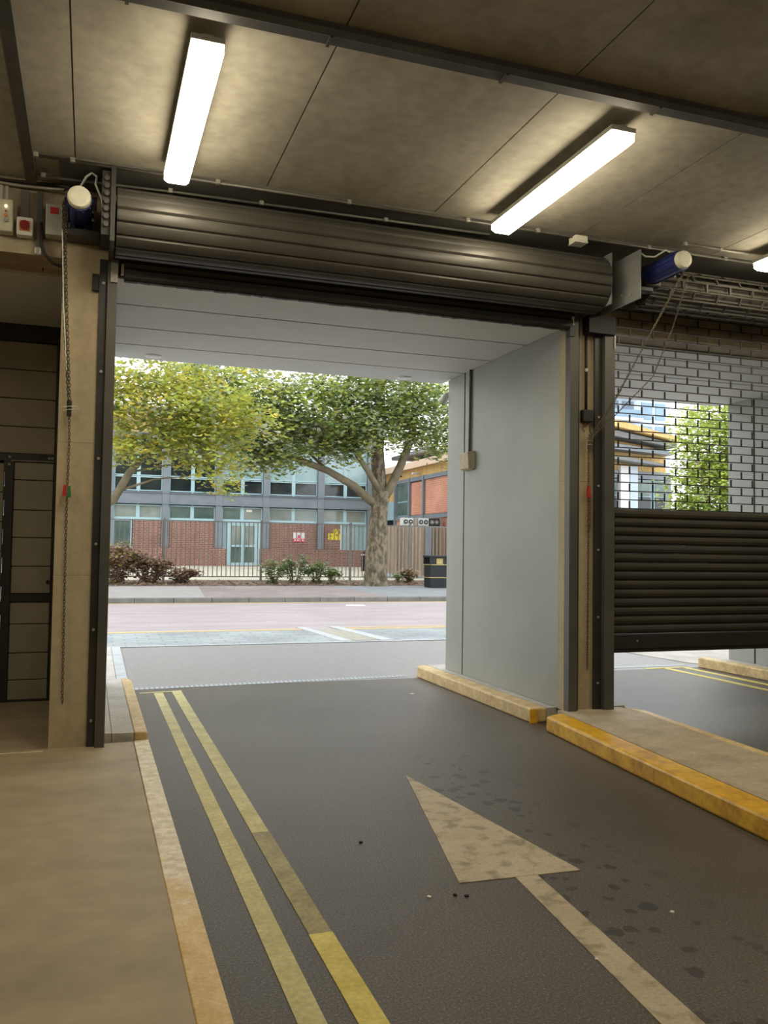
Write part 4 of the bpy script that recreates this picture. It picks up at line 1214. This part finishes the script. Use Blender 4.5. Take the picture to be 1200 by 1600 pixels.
# ------------------------------------------------------------------ trees
LSH = [(0, 0), (.30, -.10), (.48, .12), (.36, .42), (.16, .40), (0, .62), (-.16, .40), (-.36, .42), (-.48, .12), (-.30, -.10)]
def leaf(mb, p, size, mi, rng, droop=.6, simple=False):
    th = rng.uniform(0, 2*math.pi)
    d = Vector((math.cos(th), math.sin(th), -rng.uniform(0, droop))).normalized()
    s_ = d.cross(Vector((rng.uniform(-.5, .5), rng.uniform(-.5, .5), 1))).normalized()
    n_ = s_.cross(d)
    sh_ = LSH if not simple else [(0, 0), (.34, .12), (.26, .45), (0, .7), (-.26, .45), (-.34, .12)]
    sz = size*rng.uniform(.7, 1.3)
    mb.add([p+s_*(x*sz)+d*(y*sz)+n_*(abs(x)*.22*sz) for x, y in sh_], [tuple(range(len(sh_)))], mi)

def crown(name, par, blobs, per, size, mats, wts, seed, simple=False, droop=.6):
    """blobs: (x, y, z, rx, ry, rz, n clusters); each cluster is a spray of leaves"""
    rng = random.Random(seed)
    mb = MB()
    for (cx, cy, cz, rx, ry, rz, n) in blobs:
        for _ in range(n):
            while True:
                u = Vector((rng.uniform(-1, 1), rng.uniform(-1, 1), rng.uniform(-1, 1)))
                if .25 < u.length < 1:
                    break
            c_ = Vector((cx+u.x*rx, cy+u.y*ry, cz+u.z*rz))
            mi0 = rng.choices(range(len(mats)), wts)[0]
            for _ in range(per):
                p = c_+Vector((rng.gauss(0, .24), rng.gauss(0, .24), rng.gauss(0, .17)))
                mi = mi0 if rng.random() < .6 else rng.choices(range(len(mats)), wts)[0]
                leaf(mb, p, size, mi, rng, droop, simple)
    return mb.build(name, mats, par, kind='stuff')

def limb(par, name, pts, r0, r1, m='barkthin', n=10):
    k_ = len(pts)
    return MB().tube(pts, [r0+(r1-r0)*i/(k_-1) for i in range(k_)], n).build(name, m, par, smooth=True)

def trunk(par, pts, rad, m='bark', n=18, seed=3):
    rng = random.Random(seed)
    fine, fr = [], []
    for i in range(len(pts)-1):
        for q in range(6):
            u = q/6
            fine.append(Vector(pts[i]).lerp(Vector(pts[i+1]), u))
            fr.append((rad[i]*(1-u)+rad[i+1]*u)*rng.uniform(.97, 1.03))
    fine.append(Vector(pts[-1]))
    fr.append(rad[-1])
    return MB().tube(fine, fr, n).build('trunk', m, par, smooth=True)

TX, TY = 8.47, 25.3
tz = gz(TY)+.12
t1 = thing('plane_tree', (TX, TY, tz), 'big plane tree with mottled trunk standing on the far pavement', 'tree', 'street trees')
trunk(t1, [(TX-.03, TY, tz-.05), (TX-.02, TY, tz+.18), (TX, TY, tz+.7), (TX+.04, TY, 2.4), (TX+.08, TY, 3.05), (TX+.12, TY, 3.5)], [.46, .38, .34, .28, .275, .27])
limb(t1, 'limb', [(TX+.10, TY+.05, 3.3), (TX+.05, TY+.2, 4.8), (TX+.15, TY+.3, 6.1), (TX+.10, TY+.3, 8.2), (TX, TY+.4, 10)], .24, .09, 'bark')
limb(t1, 'limb', [(TX+.02, TY, 3.05), (TX-.35, TY-.1, 3.25), (TX-.8, TY-.2, 3.60), (TX-1.7, TY-.35, 4.03), (TX-3.0, TY-.5, 4.42), (TX-3.5, TY-.6, 4.66), (TX-4.6, TY-.7, 5.4)], .15, .06)
limb(t1, 'limb', [(TX+.12, TY-.1, 3.35), (TX-.45, TY-.4, 4.08), (TX-.9, TY-.6, 4.58), (TX-1.1, TY-.7, 4.97), (TX-1.9, TY-.8, 6.4)], .11, .05)
limb(t1, 'limb', [(TX+.15, TY, 3.2), (TX+.40, TY-.05, 3.6), (TX+.68, TY-.15, 4.25), (TX+.98, TY-.25, 5.05), (TX+1.1, TY-.3, 5.8), (TX+1.6, TY-.4, 7.5)], .17, .08)
for pts in ([(TX-1.7, TY-.35, 4.03), (TX-2.4, TY+.5, 4.9), (TX-3.2, TY+1.0, 5.7)], [(TX-.3, TY+.25, 5.2), (TX-1.4, TY+.8, 6.3), (TX-2.6, TY+1.2, 7.2)], [(TX+.2, TY+.3, 6.0), (TX+1.5, TY+.8, 6.8), (TX+2.4, TY+1.0, 7.4)], [(TX-.9, TY-.6, 4.58), (TX-2.0, TY-1.0, 5.2), (TX-2.9, TY-1.2, 5.6)], [(TX-3.0, TY-.5, 4.42), (TX-3.8, TY-.3, 4.5), (TX-4.4, TY-.2, 4.75)]):
    limb(t1, 'branch', pts, .05, .015)
crown('foliage', t1, [
    (6.6, 25.0, 5.75, 2.3, 1.7, 1.1, 300), (8.7, 25.2, 6.2, 1.9, 1.7, 1.2, 270), (10.2, 25.2, 5.95, 1.4, 1.4, 1.05, 140),
    (4.9, 24.9, 5.3, 1.7, 1.3, 1.0, 170), (7.4, 25.2, 8.0, 3.4, 2.2, 1.3, 150), (6.9, 24.6, 4.75, 1.1, .9, .42, 46), (5.2, 24.6, 4.30, .95, .8, .40, 44),
    (4.2, 24.4, 4.15, .6, .5, .45, 22), (10.4, 24.9, 4.95, .7, .7, .35, 20), (8.0, 24.4, 5.2, .9, .6, .5, 36), (9.4, 24.6, 5.0, .5, .5, .3, 10), (3.7, 24.6, 5.6, 1.0, 1.0, .9, 70), (3.3, 24.8, 6.5, 1.8, 1.2, .75, 120)],
    19, .16, ['leafA', 'leafB', 'leafD', 'leafF', 'leafE'], [.28, .27, .27, .12, .06], 11)

LX, LY = -.6, 22.6
lz = gz(LY)+.12
t2 = thing('plane_tree', (LX, LY, lz), 'yellowing plane tree whose branches hang in at the left post', 'tree', 'street trees')
trunk(t2, [(LX, LY, lz-.05), (LX, LY, lz+.3), (LX+.03, LY, 1.6), (LX+.1, LY, 2.3)], [.36, .28, .25, .22], seed=5)
limb(t2, 'limb', [(LX+.1, LY, 2.15), (LX+.6, LY-.2, 2.50), (LX+1.15, LY-.4, 2.82), (LX+1.5, LY-.55, 3.5), (LX+1.8, LY-.6, 3.85), (LX+2.2, LY-.7, 4.3), (LX+3.0, LY-.8, 5.2)], .13, .05)
limb(t2, 'limb', [(LX+.05, LY, 2.2), (LX-.1, LY+.1, 4.2), (LX+.1, LY, 6.5), (LX, LY, 8.5)], .2, .07)
limb(t2, 'branch', [(LX+1.3, LY-.45, 3.05), (LX+2.1, LY-.6, 3.35), (LX+2.9, LY-.7, 3.45)], .035, .012)
limb(t2, 'branch', [(LX+1.5, LY-.55, 3.5), (LX+2.4, LY-.5, 3.72), (LX+3.5, LY-.4, 3.85)], .03, .012)
limb(t2, 'branch', [(LX+.1, LY, 4.0), (LX+1.2, LY-.5, 4.3), (LX+2.0, LY-.9, 4.35)], .05, .02)
limb(t2, 'branch', [(LX+.1, LY, 5.4), (LX+1.4, LY-.3, 5.6), (LX+3.0, LY-.4, 5.9)], .05, .02)
crown('foliage', t2, [
    (1.3, 21.9, 5.15, 1.9, 1.3, .95, 230), (3.1, 22.2, 4.95, 1.5, 1.2, .85, 150), (.6, 22.2, 6.5, 2.6, 1.8, 1.0, 130), (-1.8, 22.6, 5.6, 2.2, 1.9, 1.6, 110),
    (2.9, 21.8, 3.80, .9, .5, .22, 18), (3.15, 21.9, 3.30, .28, .3, .2, 8), (2.2, 21.7, 4.10, .9, .6, .3, 34), (.9, 21.7, 4.10, .7, .6, .3, 30), (3.4, 22.6, 6.3, 1.6, 1.4, .6, 30)],
    18, .15, ['leafB', 'leafC', 'leafA', 'leafD', 'leafE'], [.36, .28, .12, .12, .12], 23)

RX, RY = 21.75, 25.5
t3 = thing('leafy_tree', (RX, RY, gz(RY)+.1), 'bright lime-green bushy tree seen through the grille', 'tree', 'street trees')
trunk(t3, [(RX, RY, gz(RY)), (RX+.05, RY, 1.6), (RX, RY, 3.4)], [.22, .16, .14], 'barkthin', 12)
for pts in ([(RX, RY, 2.2), (RX-.9, RY-.4, 3.6), (RX-1.5, RY-.6, 5.0)], [(RX, RY, 3.2), (RX+.3, RY, 5.2), (RX+.2, RY, 7.2)], [(RX, RY, 2.6), (RX+1.0, RY-.2, 4.2), (RX+1.6, RY-.3, 5.6)]):
    limb(t3, 'limb', pts, .1, .03)
crown('foliage', t3, [(RX-.1, RY, 5.9, 1.75, 1.5, 1.6, 330), (RX-.6, RY-.2, 3.9, 1.6, 1.3, 1.3, 320), (RX+.9, RY, 4.6, 1.5, 1.3, 2.2, 280), (RX, RY, 2.2, 1.6, 1.2, .9, 100), (RX-1.4, RY-.2, 3.0, .7, .7, .7, 60)],
      15, .19, ['leafE', 'leafB', 'leafA', 'leafD'], [.55, .18, .17, .10], 31, True)

# ------------------------------------------------------------------ verge planting
def shrub(x, y, w, h, n, label, mats, wts, seed, name='green_shrub', size=.11, twigs=14, grp='verge shrubs'):
    z = gz(y)+.13
    o = thing(name, (x, y, z), label, 'shrub', grp)
    rng = random.Random(seed)
    tw, lv = MB(), MB()
    for i in range(twigs):
        th = rng.uniform(0, 6.28)
        q = rng.uniform(.3, 1)
        tip = Vector((x+w*q*math.cos(th), y+.6*w*q*math.sin(th), z+h*(1.05-.45*q*q)*rng.uniform(.7, 1.1)))
        b_ = Vector((x+.15*w*math.cos(th), y+.1*w*math.sin(th), z-.02))
        mid = b_.lerp(tip, .5)+Vector((rng.uniform(-.06, .06), rng.uniform(-.06, .06), .08))
        tw.tube([b_, mid, tip], [.010, .007, .003], 5)
        for _ in range(n):
            p = b_.lerp(mid, rng.random()) if rng.random() < .3 else mid.lerp(tip, rng.random())
            p = p+Vector((rng.gauss(0, .07), rng.gauss(0, .07), abs(rng.gauss(0, .05))))
            leaf(lv, p, size, rng.choices(range(len(mats)), wts)[0], rng, .5, True)
    tw.build('stems', 'twig', o, kind='stuff')
    lv.build('leaves', mats, o, kind='stuff')
    return o
G3 = ['leafF', 'leafA', 'leafD']
shrub(5.35, 26.0, .50, .68, 44, 'low dark-green shrub leftmost in the verge below the door', G3, [.6, .3, .1], 1)
shrub(6.10, 26.1, .58, .88, 48, 'tallest leafy green shrub in the verge below the white sign', G3, [.55, .33, .12], 2)
shrub(6.75, 26.0, .50, .68, 44, 'green shrub in the verge right of the tallest one', G3, [.6, .3, .1], 3)
shrub(7.25, 25.9, .36, .52, 30, 'small wispy green shrub nearest the tree trunk', G3, [.4, .4, .2], 4)
shrub(9.55, 26.2, .25, .26, 14, 'tiny weed patch just right of the big trunk', G3, [.5, .3, .2], 5, size=.09)
DR = ['dryA', 'dryB', 'leafB']
shrub(.75, 26.1, .85, 1.22, 40, 'tall dry brown bush at the left end of the verge', DR, [.62, .22, .16], 6, 'dry_shrub', .13, 46, 'dry shrubs')
shrub(1.70, 26.1, .70, .90, 38, 'dry brown bush second from the left post', DR, [.66, .26, .08], 7, 'dry_shrub', .13, 38, 'dry shrubs')
shrub(2.60, 26.0, .60, .42, 34, 'low heap of dry brown twigs and leaves beside the bushes', DR, [.6, .4, 0], 8, 'dry_shrub', .13, 26, 'dry shrubs')
shrub(9.95, 26.3, .38, .46, 26, 'tan heap of dead foliage at the railing foot near the bin', DR, [.3, .6, .1], 9, 'dry_shrub', .12, 20, 'dry shrubs')
rng = random.Random(77)
lv = MB()
for _ in range(1500):
    x, y = rng.uniform(-3, 12.5), min(27.1, 25.15+abs(rng.gauss(0, .8)))
    leaf(lv, Vector((x, y, gz(y)+.135+rng.random()*.04)), .12, rng.choices((0, 1), (.5, .5))[0], rng, .15, True)
lv.build('leaf_litter', ['dryA', 'dryB'], label='fallen brown leaves scattered along the verge', cat='leaves', kind='stuff')

# ------------------------------------------------------------------ far side seen through the grille
cb_ = thing('corner_building', (29, 40, 1), 'pale building with orange timber eaves and grey canopies seen through the grille', 'building')
box('core', 'steelblue', 24, 30.9, 40.2, 50, .8, 6.0, cb_)
x = 24
while x < 30.3:
    zt = 8.55-.29*(x-26.9) if x > 26.9 else 8.55
    box('cladding_board', 'timberclad', x, x+.19, 40, 40.25, 6.15, max(6.3, zt-.3), cb_)
    x += .2
def roofslab(xa, za, xb, zb__, th, y0_, y1_, m, name='roof_canopy'):
    return MB().hexa([(xa, y0_, za), (xb, y0_, zb__), (xb, y1_, zb__), (xa, y1_, za)], [(xa, y0_, za+th), (xb, y0_, zb__+th*.5), (xb, y1_, zb__+th*.5), (xa, y1_, za+th)]).build(name, m, cb_)
roofslab(23.5, 8.75, 30.4, 7.75, .42, 38.6, 50, 'timberclad', 'roof')
roofslab(23.5, 8.2, 30.3, 7.45, .40, 38.9, 40.3, 'roofdark')
roofslab(23.5, 7.35, 30.2, 7.05, .38, 39.1, 40.2, 'steelblue')
roofslab(23.5, 6.9, 29.6, 6.42, .26, 39.0, 40.1, 'roofdark')
for x, w_, m in ((27.25, .55, 'signwhite'), (27.85, .5, 'towerblue'), (24.6, .5, 'signwhite')):
    box('pilaster', m, x, x+w_, 39.7, 40.1, .9, 6.4, cb_)
box('beam', 'steelblue', 23.8, 30.6, 39.85, 40.15, 5.75, 6.15, cb_)
for x0, x1 in ((26.3, 27.2), (28.45, 29.45), (29.6, 30.4), (25.2, 26.2)):
    w_ = box('window', 'frameblue', x0, x1, 40.0, 40.1, 1.2, 5.7, cb_)
    box('pane', 'glassgreen', x0+.06, x1-.06, 39.96, 40.0, 4.9, 5.65, w_)
    box('pane', 'glassgreen', x0+.06, x1-.06, 39.96, 40.0, 4.82, 4.88, w_)
    box('pane', 'glassdark', x0+.06, x1-.06, 39.96, 40.0, 3.2, 4.76, w_)
tw_ = thing('tower_block', (68, 92, 2.4), 'distant pale blue apartment tower seen through the grille', 'building')
box('core', 'towerblue', 58, 70.5, 92, 102, 1, 34, tw_)
for i in range(10):
    z = 3.2+3.0*i
    box('balcony_slab', 'signwhite', 57.5, 65.5, 90.6, 92, z, z+.35, tw_)
    box('balustrade', 'towerglass', 57.5, 65.5, 90.6, 90.7, z+.35, z+1.35, tw_)
    for x in (58.5, 61.0, 63.3):
        box('window', 'towerdark', x, x+1.7, 91.9, 92.02, z+.5, z+2.6, tw_)
    box('window', 'towerglass', 66.2, 67.8, 91.9, 92.02, z+.5, z+2.6, tw_)
    box('window', 'towerglass', 68.3, 69.8, 91.9, 92.02, z+.5, z+2.6, tw_)
